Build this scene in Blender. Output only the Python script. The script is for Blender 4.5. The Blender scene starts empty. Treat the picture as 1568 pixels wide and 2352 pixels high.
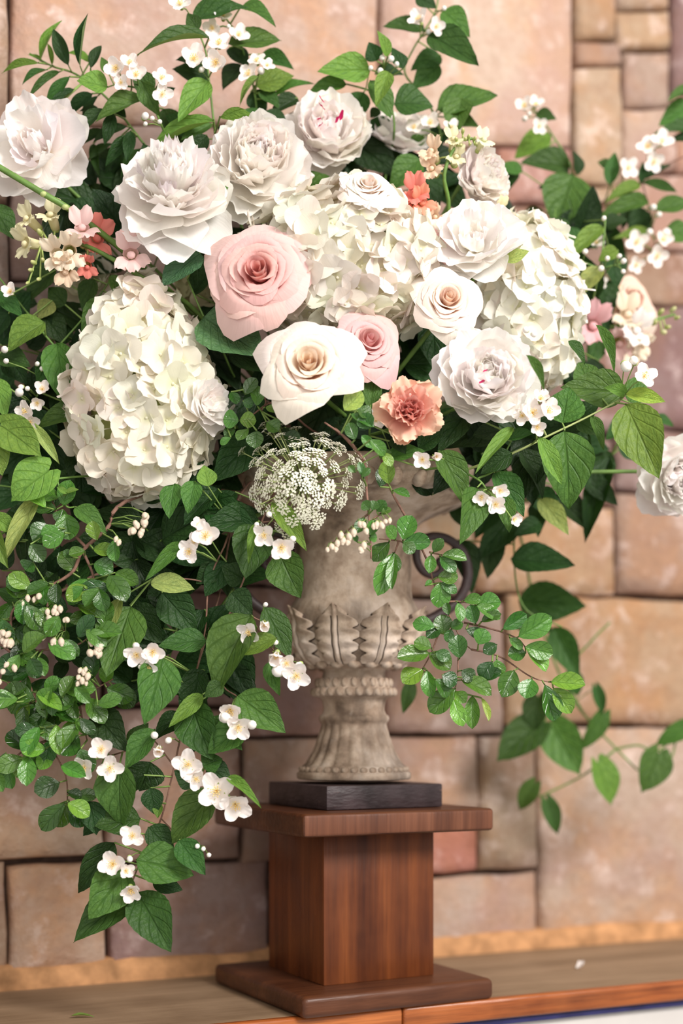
import bpy, bmesh, math, random
import numpy as np
from mathutils import Vector, Matrix, noise
random.seed(7)
RND = random.Random(11)
S = bpy.context.scene
COL = S.collection

# ------------------------------------------------------------------ camera, world, lights, exposure
F = 3200.0            # focal length in pixels of the 1568 x 2352 frame
CAMZ = 0.3023         # camera height above the shelf top
HOR = 1672.0          # horizon row
cam = bpy.data.cameras.new('camera')
camo = bpy.data.objects.new('camera', cam); COL.objects.link(camo)
camo.location = (0, 0, CAMZ); camo.rotation_euler = (math.pi/2, 0, 0)
cam.sensor_fit = 'VERTICAL'; cam.sensor_height = 36; cam.sensor_width = 24
cam.lens = 36*F/2352; cam.shift_y = (HOR-1176)/2352
cam.clip_start = .05
cam.dof.use_dof = True; cam.dof.focus_distance = 1.44; cam.dof.aperture_fstop = 1.8
S.camera = camo

W = bpy.data.worlds.new('room_light'); S.world = W; W.use_nodes = True
bg = W.node_tree.nodes['Background']
bg.inputs[0].default_value = (1.0, .955, .92, 1); bg.inputs[1].default_value = .48

def area(name, loc, target, size, power, color):
    l = bpy.data.lights.new(name, 'AREA'); l.shape = 'DISK'; l.size = size; l.energy = power; l.color = color
    o = bpy.data.objects.new(name, l); COL.objects.link(o); o.location = loc
    o.rotation_euler = (Vector(target)-Vector(loc)).to_track_quat('-Z', 'Y').to_euler()
    return o
area('window_light', (1.65, -.45, 1.9), (.0, 1.6, .6), 1.0, 80, (1, .955, .91))
area('fill_light', (.15, -1.2, 1.35), (-.1, 1.6, .6), 1.8, 18, (1, .95, .9))  # added frontal fill, brightens the wall and leaves evenly
try: S.cycles.diffuse_bounces = 8; S.cycles.max_bounces = 14
except Exception: pass
S.view_settings.view_transform = 'Standard'; S.view_settings.look = 'None'
S.view_settings.gamma = 1; S.view_settings.exposure = .52; S.view_settings.use_curve_mapping = False

# ------------------------------------------------------------------ helpers
def P(px, py, d):
    """the point of the room seen at pixel (px, py), d metres ahead of the lens"""
    return Vector(((px-784)/F*d, d, CAMZ+(HOR-py)/F*d))
def link(name, data, parent=None, M=None, color=None):
    o = bpy.data.objects.new(name, data); COL.objects.link(o)
    if parent is not None: o.parent = parent
    if M is not None: o.matrix_basis = M
    if color is not None: o.color = (*color[:3], 1)
    return o
def thing(name, label, cat, loc, group=None, M=None):
    o = bpy.data.objects.new(name, None); COL.objects.link(o)
    o.empty_display_size = .02
    o.matrix_basis = M if M is not None else Matrix.Translation(loc)
    o['label'] = label; o['category'] = cat
    if group: o['group'] = group
    return o
def tag(o, label, cat, group=None):
    o['label'] = label; o['category'] = cat
    if group: o['group'] = group
def mesh(name, v, f, mats, uv=None, smooth=True, midx=None):
    m = bpy.data.meshes.new(name)
    m.from_pydata([tuple(map(float, p)) for p in v], [], f)
    for mt in (mats if isinstance(mats, (list, tuple)) else [mats]): m.materials.append(mt)
    if uv is not None:
        l = m.uv_layers.new(name='UVMap')
        idx = np.empty(len(m.loops), dtype=np.int32); m.loops.foreach_get('vertex_index', idx)
        l.data.foreach_set('uv', np.asarray(uv, dtype=np.float32)[idx].ravel())
    if smooth: m.polygons.foreach_set('use_smooth', [True]*len(m.polygons))
    if midx is not None: m.polygons.foreach_set('material_index', midx)
    m.update()
    return m
class MB:
    """collects grids and solids, builds ONE mesh"""
    def __init__(s): s.v = []; s.f = []; s.uv = []; s.mi = []
    def grid(s, Pn, uv=None, mi=0, wrap=False):
        nu, nv = Pn.shape[:2]; b = len(s.v)
        s.v += Pn.reshape(-1, 3).tolist()
        if uv is None:
            a, c = np.meshgrid(np.linspace(0, 1, nu), np.linspace(0, 1, nv), indexing='ij'); uv = np.stack([c, a], -1)
        s.uv += uv.reshape(-1, 2).tolist()
        for i in range(nu-1):
            for j in range(nv if wrap else nv-1):
                k = (j+1) % nv
                s.f.append((b+i*nv+j, b+i*nv+k, b+(i+1)*nv+k, b+(i+1)*nv+j)); s.mi.append(mi)
    def tube(s, pts, r0, r1, seg=5, mi=0, cap=True):
        pts = [Vector(p) for p in pts]; n = len(pts); rows = []
        up = Vector((.31, .2, .93))
        for i, p in enumerate(pts):
            t = (pts[min(i+1, n-1)]-pts[max(i-1, 0)]).normalized()
            a = t.cross(up)
            if a.length < .05: a = t.cross(Vector((1, 0, 0)))
            a.normalize(); b = t.cross(a); r = r0+(r1-r0)*i/(n-1)
            rows.append([p+(a*math.cos(q)+b*math.sin(q))*r for q in [2*math.pi*k/seg for k in range(seg)]])
        b0 = len(s.v)
        s.grid(np.array([[list(q) for q in r] for r in rows]), mi=mi, wrap=True)
        if cap:
            s.f.append(tuple(range(b0+seg-1, b0-1, -1))); s.mi.append(mi)
            e = b0+(n-1)*seg; s.f.append(tuple(range(e, e+seg))); s.mi.append(mi)
    def ball(s, c, r, M=None, nu=6, nv=8, mi=0):
        th = np.linspace(0.02, math.pi-.02, nu); ph = np.linspace(0, 2*math.pi, nv, endpoint=False)
        T, H = np.meshgrid(th, ph, indexing='ij')
        q = np.stack([np.sin(T)*np.cos(H)*r[0], np.sin(T)*np.sin(H)*r[1], np.cos(T)*r[2]], -1)
        if M is not None: q = q @ np.array(M.to_3x3()).T
        s.grid(q+np.array(c), mi=mi, wrap=True)
    def build(s, name, mats, smooth=True): return mesh(name, s.v, s.f, mats, s.uv, smooth, s.mi)
def smooth_path(pts, k=5):
    pts = [Vector(p) for p in pts]
    if len(pts) < 3:
        a, b = pts[0], pts[-1]; return [a.lerp(b, i/k) for i in range(k+1)]
    out = []
    q = [pts[0]*2-pts[1]]+pts+[pts[-1]*2-pts[-2]]
    for i in range(1, len(q)-2):
        a, b, c, d = q[i-1:i+3]
        for j in range(k):
            t = j/k
            out.append(.5*((2*b)+(c-a)*t+(2*a-5*b+4*c-d)*t*t+(3*b-a-3*c+d)*t**3))
    out.append(pts[-1]); return out

# ------------------------------------------------------------------ materials
def newmat(name):
    m = bpy.data.materials.new(name); m.use_nodes = True
    nt = m.node_tree; nt.nodes.clear()
    return m, nt
class N:
    def __init__(s, nt): s.nt = nt
    def n(s, t, **kw):
        x = s.nt.nodes.new(t)
        for k, v in kw.items(): setattr(x, k, v)
        return x
    def l(s, a, b): s.nt.links.new(a, b)
    def m(s, op, a, b=None, c=None):
        x = s.n('ShaderNodeMath', operation=op)
        for i, v in enumerate((a, b, c)):
            if v is None: continue
            if isinstance(v, (int, float)): x.inputs[i].default_value = v
            else: s.l(v, x.inputs[i])
        return x.outputs[0]
    def mix(s, fac, a, b, blend='MIX'):
        x = s.n('ShaderNodeMix', data_type='RGBA', blend_type=blend)
        for sock, v in ((x.inputs[0], fac), (x.inputs[6], a), (x.inputs[7], b)):
            if isinstance(v, (int, float)): sock.default_value = v
            elif isinstance(v, (tuple, list)): sock.default_value = (*v[:3], 1)
            else: s.l(v, sock)
        return x.outputs[2]
    def noise(s, vec, scale, detail=4, rough=.55):
        x = s.n('ShaderNodeTexNoise'); x.inputs['Scale'].default_value = scale
        x.inputs['Detail'].default_value = detail; x.inputs['Roughness'].default_value = rough
        if vec is not None: s.l(vec, x.inputs['Vector'])
        return x.outputs[0]
    def ramp(s, fac, stops):
        x = s.n('ShaderNodeValToRGB'); e = x.color_ramp.elements
        while len(e) < len(stops): e.new(.5)
        for el, (p, c) in zip(e, stops): el.position = p; el.color = (*c, 1) if len(c) == 3 else c
        s.l(fac, x.inputs[0]); return x.outputs[0]
    def mr(s, v, a, b, c, d):
        x = s.n('ShaderNodeMapRange'); s.l(v, x.inputs[0])
        for i, q in enumerate((a, b, c, d)): x.inputs[i+1].default_value = q
        return x.outputs[0]
    def coords(s, scale=(1, 1, 1), rot=(0, 0, 0), kind='Object'):
        t = s.n('ShaderNodeTexCoord'); mp = s.n('ShaderNodeMapping'); s.l(t.outputs[kind], mp.inputs[0])
        mp.inputs['Scale'].default_value = scale; mp.inputs['Rotation'].default_value = rot
        return mp.outputs[0]
    def bump(s, h, strength, dist):
        x = s.n('ShaderNodeBump'); x.inputs['Strength'].default_value = strength; x.inputs['Distance'].default_value = dist
        s.l(h, x.inputs['Height']); return x.outputs[0]
    def bsdf(s, color, rough=.5, spec=.5, normal=None, transl=0, tcolor=None, coat=0):
        b = s.n('ShaderNodeBsdfPrincipled'); o = s.n('ShaderNodeOutputMaterial')
        if isinstance(color, tuple): b.inputs['Base Color'].default_value = (*color, 1)
        else: s.l(color, b.inputs['Base Color'])
        if isinstance(rough, (int, float)): b.inputs['Roughness'].default_value = rough
        else: s.l(rough, b.inputs['Roughness'])
        b.inputs['Specular IOR Level'].default_value = spec; b.inputs['Coat Weight'].default_value = coat
        b.inputs['Coat Roughness'].default_value = .2
        if normal is not None: s.l(normal, b.inputs['Normal'])
        out = b.outputs[0]
        if transl:
            t = s.n('ShaderNodeBsdfTranslucent'); mx = s.n('ShaderNodeMixShader'); mx.inputs[0].default_value = transl
            tc = tcolor if tcolor is not None else color
            if isinstance(tc, tuple): t.inputs[0].default_value = (*tc, 1)
            else: s.l(tc, t.inputs[0])
            s.l(out, mx.inputs[1]); s.l(t.outputs[0], mx.inputs[2]); out = mx.outputs[0]
        s.l(out, o.inputs[0])

def leaf_material(name, nveins, slope, rough, spec, coat, bumpd, transl=.2):
    m, nt = newmat(name); k = N(nt)
    uv = k.n('ShaderNodeUVMap'); sx = k.n('ShaderNodeSeparateXYZ'); k.l(uv.outputs[0], sx.inputs[0])
    across = k.m('ABSOLUTE', k.m('SUBTRACT', sx.outputs[0], .5))              # 0 midrib .. .5 edge
    along = sx.outputs[1]
    ph = k.m('FRACT', k.m('MULTIPLY', k.m('SUBTRACT', along, k.m('MULTIPLY', k.m('POWER', across, .8), slope)), nveins))
    side = k.m('ABSOLUTE', k.m('SUBTRACT', ph, .5))                           # 0 on a side vein
    v1 = k.mr(side, .0, .10, 1, 0); v0 = k.mr(across, .0, .035, 1, 0)
    vein = k.m('MAXIMUM', v0, k.m('MULTIPLY', v1, k.m('MULTIPLY', k.mr(across, .42, .5, 1, 0), .55)))
    info = k.n('ShaderNodeObjectInfo')
    nz = k.noise(k.coords(), 9, 3)
    c = k.mix(k.mr(nz, .3, .7, 0, 1), k.mix(1, info.outputs['Color'], (.75, .80, .75), 'MULTIPLY'), k.mix(1, info.outputs['Color'], (1.2, 1.12, 1.0), 'MULTIPLY'))
    hv = k.n('ShaderNodeHueSaturation'); k.l(c, hv.inputs['Color'])
    k.l(k.mr(info.outputs['Random'], 0, 1, .485, .515), hv.inputs['Hue']); k.l(k.mr(info.outputs['Random'], 0, 1, .85, 1.15), hv.inputs['Value'])
    c2 = k.mix(k.m('MULTIPLY', vein, .38), hv.outputs[0], k.mix(1, hv.outputs[0], (.55, .62, .55), 'MULTIPLY'))
    geo = k.n('ShaderNodeNewGeometry')
    c3 = k.mix(k.m('MULTIPLY', geo.outputs['Backfacing'], .45), c2, (.33, .44, .20))
    h = k.m('ADD', k.m('MULTIPLY', vein, -1.0), k.m('MULTIPLY', k.noise(k.coords(), 14, 2), .15))
    k.bsdf(c3, rough, spec, k.bump(h, .4, bumpd), transl, k.mix(1, c3, (1.6, 1.7, .5), 'MULTIPLY'), coat)
    return m
M_LEAF = leaf_material('leaf_matt', 4.4, .85, .50, .25, 0, .03)
M_GLOSS = leaf_material('leaf_glossy', 4, .6, .22, .5, .14, .008, .14)
M_TOOTH = leaf_material('leaf_quilted', 7, .7, .5, .3, 0, .06, .1)

def petal_material(name, basecol, lo, hi, transl=.3, rough=.55, streak=0):
    m, nt = newmat(name); k = N(nt)
    uv = k.n('ShaderNodeUVMap'); sx = k.n('ShaderNodeSeparateXYZ'); k.l(uv.outputs[0], sx.inputs[0])
    info = k.n('ShaderNodeObjectInfo')
    c = k.mix(k.mr(sx.outputs[1], lo, hi, 0, 1), basecol, info.outputs['Color'])
    mp = k.n('ShaderNodeMapping'); k.l(uv.outputs[0], mp.inputs[0]); mp.inputs['Scale'].default_value = (30, 2.2, 1)
    nz = k.noise(mp.outputs[0], 1.0, 2)
    k.bsdf(c, rough, .15, k.bump(nz, .10, .008), transl)
    return m
M_PEONY = petal_material('peony_petal', (.90, .80, .58), -.05, .22, .45)
M_PEONYC = petal_material('peony_flecked_petal', (.85, .80, .74), 0, .3)
M_ROSE = petal_material('rose_petal', (.80, .52, .36), .0, .75, .28)
M_ROSEP = petal_material('pink_rose_petal', (.80, .36, .33), .0, .9, .28)
M_HYD = petal_material('hydrangea_petal', (.76, .75, .46), -.05, .34, .32)
M_MOCK = petal_material('mock_orange_petal', (.84, .80, .60), 0, .25, .25)
M_CARN = petal_material('carnation_petal', (.76, .33, .26), .35, 1, .25)
M_SNAP = petal_material('snapdragon_petal', (.72, .68, .36), 0, .5, .3)

def plain(name, color, rough=.6, spec=.3, nscale=0, namp=.2, stretch=(1, 1, 1), transl=0):
    m, nt = newmat(name); k = N(nt)
    if nscale:
        nz = k.noise(k.coords(stretch), nscale, 4)
        c = k.mix(k.mr(nz, .3, .7, 0, 1), tuple(x*(1-namp) for x in color), tuple(min(1, x*(1+namp)) for x in color))
        k.bsdf(c, rough, spec, k.bump(nz, .3, .004), transl)
    else: k.bsdf(color, rough, spec, None, transl)
    return m
M_STEM = plain('green_stem', (.115, .215, .042), .5, .4, 60, .25)
M_STEMY = plain('yellow_green_stem', (.36, .42, .16), .5, .4, 60, .2)
M_STEMT = plain('thin_petiole', (.20, .30, .08), .5, .3, 60, .2)
M_TWIG = plain('woody_twig', (.21, .115, .085), .75, .2, 120, .35)
M_ANTHER = plain('yellow_anther', (.90, .66, .24), .7, .2)
M_BUDW = plain('white_bud', (.86, .82, .76), .55, .3, 0, 0, (1, 1, 1), .15)
M_BELL = plain('pearl_bell', (.74, .62, .49), .55, .25, 0, 0, (1, 1, 1), .2)
M_CALYX = plain('green_calyx', (.36, .45, .14), .6, .3)
M_LACE = plain('lace_floret', (.95, .90, .74), .7, .2, 90, .12)
M_FLECK = plain('crimson_fleck', (.62, .02, .14), .6, .2)

def wood(name, dark, mid, light, gscale, rough, coat=0, rotz=0, stretch=(9, 9, .7)):
    m, nt = newmat(name); k = N(nt)
    v = k.coords(stretch, (0, 0, rotz))
    n1 = k.noise(v, gscale, 5, .6); n2 = k.noise(k.coords((stretch[0]*6, stretch[1]*6, stretch[2]*3) if stretch[2] < stretch[0] else tuple(x*5 for x in stretch), (0, 0, rotz)), gscale*1.2, 3)
    n3 = k.noise(k.coords(), 14, 3)
    c = k.ramp(n1, [(.28, dark), (.5, mid), (.72, light)])
    c = k.mix(k.mr(n2, .40, .7, 0, .45), c, dark)
    c = k.mix(k.mr(n3, .35, .75, 0, .35), c, light)
    k.bsdf(c, k.mr(n3, .3, .7, rough*.8, min(1, rough*1.25)), .28, k.bump(n2, .25, .003), 0, None, coat)
    return m
M_COLUMN = wood('stained_column_wood', (.030, .0065, .0024), (.102, .025, .0062), (.215, .060, .0132), 3.2, .42, .05)
M_BOARD = wood('stained_board_wood', (.030, .009, .004), (.072, .023, .009), (.130, .045, .018), 3.0, .42, .08, 0, (.9, 9, 9))
M_CAPEND = wood('sawn_end_grain', (.052, .017, .009), (.11, .038, .018), (.18, .068, .034), 3.4, .6, 0, 0, (11, 1.5, .8))
M_SHELF = wood('worn_shelf_wood', (.155, .095, .052), (.25, .165, .098), (.36, .24, .15), 2.6, .6, 0, 0, (.8, 7, 7))
M_OAK = wood('oak_nosing', (.07, .014, .004), (.32, .085, .020), (.48, .155, .042), 4.5, .28, .3, 0, (.6, 14, 14))

def stone_material():
    m, nt = newmat('cut_stone'); k = N(nt)
    info = k.n('ShaderNodeObjectInfo'); base = info.outputs['Color']
    tc = k.n('ShaderNodeTexCoord'); add = k.n('ShaderNodeVectorMath', operation='ADD'); k.l(tc.outputs['Object'], add.inputs[0])
    cmb = k.n('ShaderNodeCombineXYZ')
    for i in range(3): k.l(k.m('MULTIPLY', info.outputs['Random'], 37.0+11*i), cmb.inputs[i])
    k.l(cmb.outputs[0], add.inputs[1]); v = add.outputs[0]
    n1 = k.noise(v, 9, 5, .6); n2 = k.noise(v, 22, 5, .62); n3 = k.noise(v, 75, 4, .6); n4 = k.noise(v, 5.5, 3)
    base2 = k.mix(1, base, (.80, .76, .74), 'MULTIPLY')
    c = k.mix(k.mr(n1, .46, .62, 0, .85), base2, k.mix(1, base2, (1.04, .82, .62), 'MULTIPLY'))
    c = k.mix(k.mr(n4, .50, .62, 0, .75), c, k.mix(1, base2, (.82, .70, .76), 'MULTIPLY'))
    c = k.mix(k.mr(n2, .54, .68, 0, .7), c, k.mix(.5, base, (.80, .64, .60)))
    c = k.mix(k.mr(n2, .28, .42, .5, 0), c, k.mix(1, base, (.52, .40, .34), 'MULTIPLY'))
    c = k.mix(k.mr(n3, .35, .60, .32, 0), c, k.mix(1, base, (.55, .46, .38), 'MULTIPLY'))
    n5 = k.noise(k.coords((1, 1, 2.2)), 13, 6, .68)
    c = k.mix(k.mr(n5, .34, .50, .55, 0), c, k.mix(1, base, (.66, .52, .46), 'MULTIPLY'))
    h = k.m('ADD', k.m('MULTIPLY', n2, .7), k.m('MULTIPLY', n3, .4))
    k.bsdf(c, .8, .2, k.bump(h, .8, .009))
    return m
M_STONE = stone_material()
M_MORTAR = plain('dark_joint', (.085, .055, .042), .95, .1, 60, .4)
M_STUCCO = plain('ochre_mortar_bed', (.47, .245, .115), .9, .15, 38, .35)
M_NAVY = plain('navy_strip', (.022, .022, .085), .45, .3, 30, .3)
M_PLASTER = plain('pale_plaster', (.55, .52, .49), .8, .2, 12, .06)
def urn_material():
    m, nt = newmat('weathered_urn_stone'); k = N(nt)
    v = k.coords(); n1 = k.noise(v, 17, 5, .6); n2 = k.noise(v, 55, 5, .65); n3 = k.noise(k.coords((1, 1, .35)), 26, 4)
    c = k.ramp(n1, [(.34, (.12, .082, .058)), (.44, (.30, .215, .155)), (.53, (.48, .37, .285)), (.64, (.62, .51, .43))])
    c = k.mix(k.mr(n3, .50, .70, 0, .75), c, (.115, .082, .062))
    c = k.mix(k.mr(n2, .58, .74, 0, .5), c, (.50, .42, .35))
    k.bsdf(c, .75, .25, k.bump(n2, .5, .004))
    return m
M_URN = urn_material()
M_DARKLINE = plain('dark_relief_line', (.075, .052, .040), .9, .1, 90, .4)
M_IRON = plain('dark_bronze', (.045, .026, .026), .5, .5, 50, .4)
def plinth_material():
    m, nt = newmat('black_scuffed_block'); k = N(nt)
    n1 = k.noise(k.coords(), 28, 5); n2 = k.noise(k.coords((1, 1, 3)), 60, 4)
    c = k.mix(k.mr(n1, .35, .7, 0, 1), (.022, .013, .014), (.062, .040, .043))
    c = k.mix(k.mr(n2, .66, .78, 0, .6), c, (.20, .11, .085))
    k.bsdf(c, .5, .4, k.bump(n2, .35, .004)); return m
M_PLINTH = plinth_material()
M_FOAM = plain('dark_floral_foam', (.012, .022, .012), .9, .1, 80, .3)

# ------------------------------------------------------------------ the setting
TH = math.radians(25.0)
EX = Vector((math.cos(TH), math.sin(TH), 0)); NW = Vector((-math.sin(TH), math.cos(TH), 0))
DW = 1.632           # distance of the stone faces along NW
def wall_at(px, py, dn=DW):
    r = Vector(((px-784)/F, 1, (HOR-py)/F)); t = dn/r.dot(NW); q = r*t
    return q.dot(EX), q.z+CAMZ            # along the wall, height
def wpt(a, z, dn): return EX*a+NW*dn+Vector((0, 0, z))
def box_obj(name, M, size, mat, parent=None, bevel=0, seg=2):
    bm = bmesh.new(); bmesh.ops.create_cube(bm, size=1)
    bmesh.ops.scale(bm, vec=size, verts=bm.verts)
    if bevel: bmesh.ops.bevel(bm, geom=bm.edges[:], offset=bevel, segments=seg, profile=.5, affect='EDGES')
    me = bpy.data.meshes.new(name); bm.to_mesh(me); bm.free()
    for mt in (mat if isinstance(mat, (list, tuple)) else [mat]): me.materials.append(mt)
    if bevel:
        me.polygons.foreach_set('use_smooth', [True]*len(me.polygons))
        try: me.set_sharp_from_angle(angle=math.radians(40))
        except Exception: pass
    return link(name, me, parent, M)
RZW = Matrix.Rotation(TH, 4, 'Z')
wall = box_obj('wall_back', Matrix.Translation(wpt(.85, .62, DW+.0145+.05)) @ RZW, (2.6, .1, 1.9), M_MORTAR)
wall['kind'] = 'structure'
PALE = (.70, .53, .43); PINK = (.62, .42, .36); TAN = (.54, .385, .27); ORG = (.60, .385, .245); MAUVE = (.40, .28, .265); SALM = (.66, .33, .255); GREY = (.58, .46, .40); OLV = (.50, .38, .27); DRK = (.36, .25, .215)
STONES = [  # pixel rectangles of the stones: x0,y0,x1,y1, tone, right-edge corners may slant
 (25, -140, 866, 286, (.68, .50, .42)), (-260, -140, 19, 470, (.52, .37, .28)), (874, -140, 1312, 335, (.76, .585, .48)),
 (1319, -140, 1408, 92, TAN), (1414, -140, 1535, 22, (.58, .42, .31)), (1414, 28, 1535, 112, (.57, .40, .27)), (1541, -140, 1800, 215, (.33, .215, .21)),
 (1319, 98, 1424, 152, (.49, .35, .29)), (1431, 122, 1536, 246, (.52, .38, .31)), (1319, 158, 1424, 425, (.60, .44, .32)), (1431, 252, 1545, 398, (.64, .47, .38)),
 (1551, 221, 1800, 398, PINK), (874, 341, 1136, 640, PINK), (1142, 341, 1312, 470, (.54, .31, .27)), (1142, 477, 1420, 640, (.38, .26, .22)),
 (1427, 405, 1800, 575, (.62, .43, .34)), (1319, 432, 1420, 471, TAN), (1427, 582, 1800, 700, (.47, .315, .23)),
 (25, 293, 420, 640, (.52, .38, .34)), (427, 293, 866, 640, (.40, .28, .25)), (-260, 477, 19, 700, (.48, .37, .34)),
 (25, 647, 300, 985, (.44, .32, .29)), (307, 647, 700, 985, DRK), (707, 647, 1060, 985, DRK), (1067, 647, 1310, 985, DRK), (1317, 707, 1800, 990, (.36, .245, .235)), (1317, 647, 1420, 700, DRK), (-260, 707, 19, 985, (.44, .33, .30)),
 (-260, 992, 230, 1350, DRK), (237, 992, 545, 1350, DRK), (552, 992, 870, 1350, DRK), (877, 992, 1086, 1366, OLV), (1093, 998, 1405, 1150, MAUVE), (1412, 998, 1800, 1143, MAUVE),
 (1093, 1158, 1403, 1366, (.61, .40, .255)), (1414, 1151, 1800, 1371, (.52, .37, .30)),
 (-260, 1357, 232, 1608, (.38, .26, .235)), (240, 1357, 540, 1620, (.36, .24, .22)), (547, 1357, 876, 1687, (.53, .37, .33)), (883, 1377, 1155, 1684, (.58, .43, .38)), (1163, 1379, 1800, 1663, (.61, .415, .275)),
 (-260, 1616, 236, 1975, (.70, .52, .40)), (243, 1628, 552, 1975, (.56, .40, .34)), (559, 1697, 876, 1975, (.50, .36, .29)), (883, 1693, 1092, 1868, (.58, .425, .345)), (1100, 1690, 1229, 1994, (.54, .41, .31)),  # lower-left stones, here and below, coloured lighter to offset the bouquet's shade
 (883, 1876, 1092, 2006, SALM), (1237, 1672, 1800, 2175, (.68, .515, .42)), (883, 2014, 1229, 2185, (.66, .50, .42)),
 (-260, 1984, 14, 2260, (.66, .48, .36)), (21, 1984, 242, 2245, (.70, .51, .40)), (250, 1984, 614, 2225, (.50, .36, .33)), (621, 1984, 876, 2205, (.46, .33, .28)),
]
def build_stone(i, x0, y0, x1, y1, tone):
    rr = random.Random(100+i)
    cs = [wall_at(x0, y1), wall_at(x1, y1), wall_at(x1, y0), wall_at(x0, y0)]
    a0, a1 = cs[0][0], cs[1][0]
    zb0, zb1, zt0, zt1 = cs[0][1], cs[1][1], cs[3][1], cs[2][1]
    if y0 > 990: zb0 = zb1 = (zb0+zb1)/2; zt0 = zt1 = (zt0+zt1)/2     # the lower courses run level along the wall
    w, h = a1-a0, (zt0-zb0+zt1-zb1)/2
    nx = max(7, min(18, int(w/.022))); nz = max(6, min(16, int(h/.022)))
    us = np.concatenate([[0, .0], np.linspace(0, 1, nx), [1., 1]]); vs = np.concatenate([[0, .0], np.linspace(0, 1, nz), [1., 1]])
    e = .0045; verts = []
    us[2] = 0; NX, NZ = len(us), len(vs); rows = np.zeros((NX, NZ, 3)); uv = np.zeros((NX, NZ, 2))
    proud = rr.uniform(.0, .004); tl, tl2 = rr.uniform(-.004, .004), rr.uniform(-.004, .004)
    cz = (zb0+zt0+zb1+zt1)/4; ca = (a0+a1)/2
    for p in range(NX):
        for q in range(NZ):
            u, v = us[p], vs[q]
            iu = 0 if p in (0, NX-1) else (1 if p in (1, NX-2) else 2); iv = 0 if q in (0, NZ-1) else (1 if q in (1, NZ-2) else 2)
            lv = min(iu, iv)                               # 0 buried rim, 1 edge, 2 face
            a = a0+u*w; z = (zb0+(zb1-zb0)*u)*(1-v)+(zt0+(zt1-zt0)*u)*v
            wob = .0035*noise.noise((a*21+i, z*21, 1.3)); wob2 = .0035*noise.noise((a*21, z*21+i, 7.7))
            a += wob; z += wob2
            if iu == 2:
                a += e*.8*(1 if u < .001 else -1 if u > .999 else 0)
            if iv == 2:
                z += e*.8*(1 if v < .001 else -1 if v > .999 else 0)
            if lv == 2:
                d = DW-proud-.004-.0075*noise.noise((a*11, z*11, i*3.1))-.0035*noise.noise((a*33, z*33, i*1.7))+tl*(u-.5)*2+tl2*(v-.5)*2
            elif lv == 1: d = DW+.0015
            else: d = DW+.016
            o = wpt(a, z, d)-wpt(ca, cz, DW)
            rows[p, q] = o; uv[p, q] = (u, v)
    mb = MB(); mb.grid(rows, uv)
    tone = (tone[0]*.80, tone[1]*.83, tone[2]*.83)
    o = link('stone', mb.build('stone', M_STONE), wall, wall.matrix_basis.inverted() @ Matrix.Translation(wpt(ca, cz, DW)), tone)
for i, s in enumerate(STONES): build_stone(i, *s)

# ochre mortar bed along the foot of the wall
def strip():
    mb = MB(); n = 60; rows = []
    for i in range(n):
        a = -.4+2.5*i/(n-1); r = []
        hh = .0265+.004*noise.noise((a*9, 1, 2))+.0022*noise.noise((a*40, 3, 2))
        for (z, d) in ((0, -.021), (hh*.45, -.020), (hh*.8, -.015), (hh, -.006), (hh+.001, .02)):
            r.append(list(wpt(a, z, DW+d+.002*noise.noise((a*30, z*60, 5)))))
        rows.append(r)
    mb.grid(np.array(rows)); return mb.build('trim_1', M_STUCCO)
o = link('trim_1', strip()); o['kind'] = 'structure'
# shelf
SF = 1.336
t = thing('mantel_shelf', 'long worn brown wooden mantel shelf carrying the pedestal, with an oak front edge', 'shelf', wpt(.85, 0, SF))
ti = t.matrix_basis.inverted()
def on_shelf(a, dn, z): return ti @ Matrix.Translation(wpt(a, z, dn)) @ RZW
box_obj('shelf_board', on_shelf(.85, (SF+.012+DW+.02)/2, -.014), (2.6, DW+.02-SF-.012, .028), M_SHELF, t)
aj = wall_at(926, 2330, SF)[0]
for a0, a1 in ((-.45, aj-.0006), (aj+.0006, 2.15)):
    box_obj('oak_edge', on_shelf((a0+a1)/2, SF+.006, -.0115), (a1-a0, .013, .024), M_OAK, t, .004, 3)
o = box_obj('trim_2', Matrix.Translation(wpt(.85, -.0275, SF+.022)) @ RZW, (2.6, .03, .008), M_NAVY, None, .0015); o['kind'] = 'structure'
o = box_obj('wall_front', Matrix.Translation(wpt(.85, -.232, SF+.06)) @ RZW, (2.6, .09, .4), M_PLASTER); o['kind'] = 'structure'

# ------------------------------------------------------------------ pedestal, block, urn
AX = Vector((.0095, 1.6, 0)); TP = .4918
RP = Matrix.Rotation(TP, 4, 'Z')
ped = thing('pedestal', 'square reddish-brown wooden pedestal standing on the mantel shelf under the urn', 'pedestal', AX, None, Matrix.Translation(AX) @ RP)
Tz = lambda z, x=0, y=0: Matrix.Translation((x, y, z))
box_obj('base_board', Tz(.0118), (.2374, .2374, .0232), M_BOARD, ped, .0065, 4)
box_obj('column', Tz(.1056), (.1398, .1398, .1645), M_COLUMN, ped, .0012, 2)
cap = box_obj('cap_board', Tz(.2006), (.2372, .2372, .0248), [M_BOARD, M_CAPEND], ped, .0042, 3)
for p in cap.data.polygons:
    if p.normal.y < -.8: p.material_index = 1
AXU = Vector((.0142, 1.6, 0))
RU = Matrix.Translation((AXU.x, AXU.y, .2133)) @ RP
blk = box_obj('plinth_block', RU @ Tz(.0132), (.1473, .1473, .0262), M_PLINTH, None, .0018, 2)
tag(blk, 'flat black scuffed square block between the urn foot and the pedestal cap', 'block')

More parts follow.
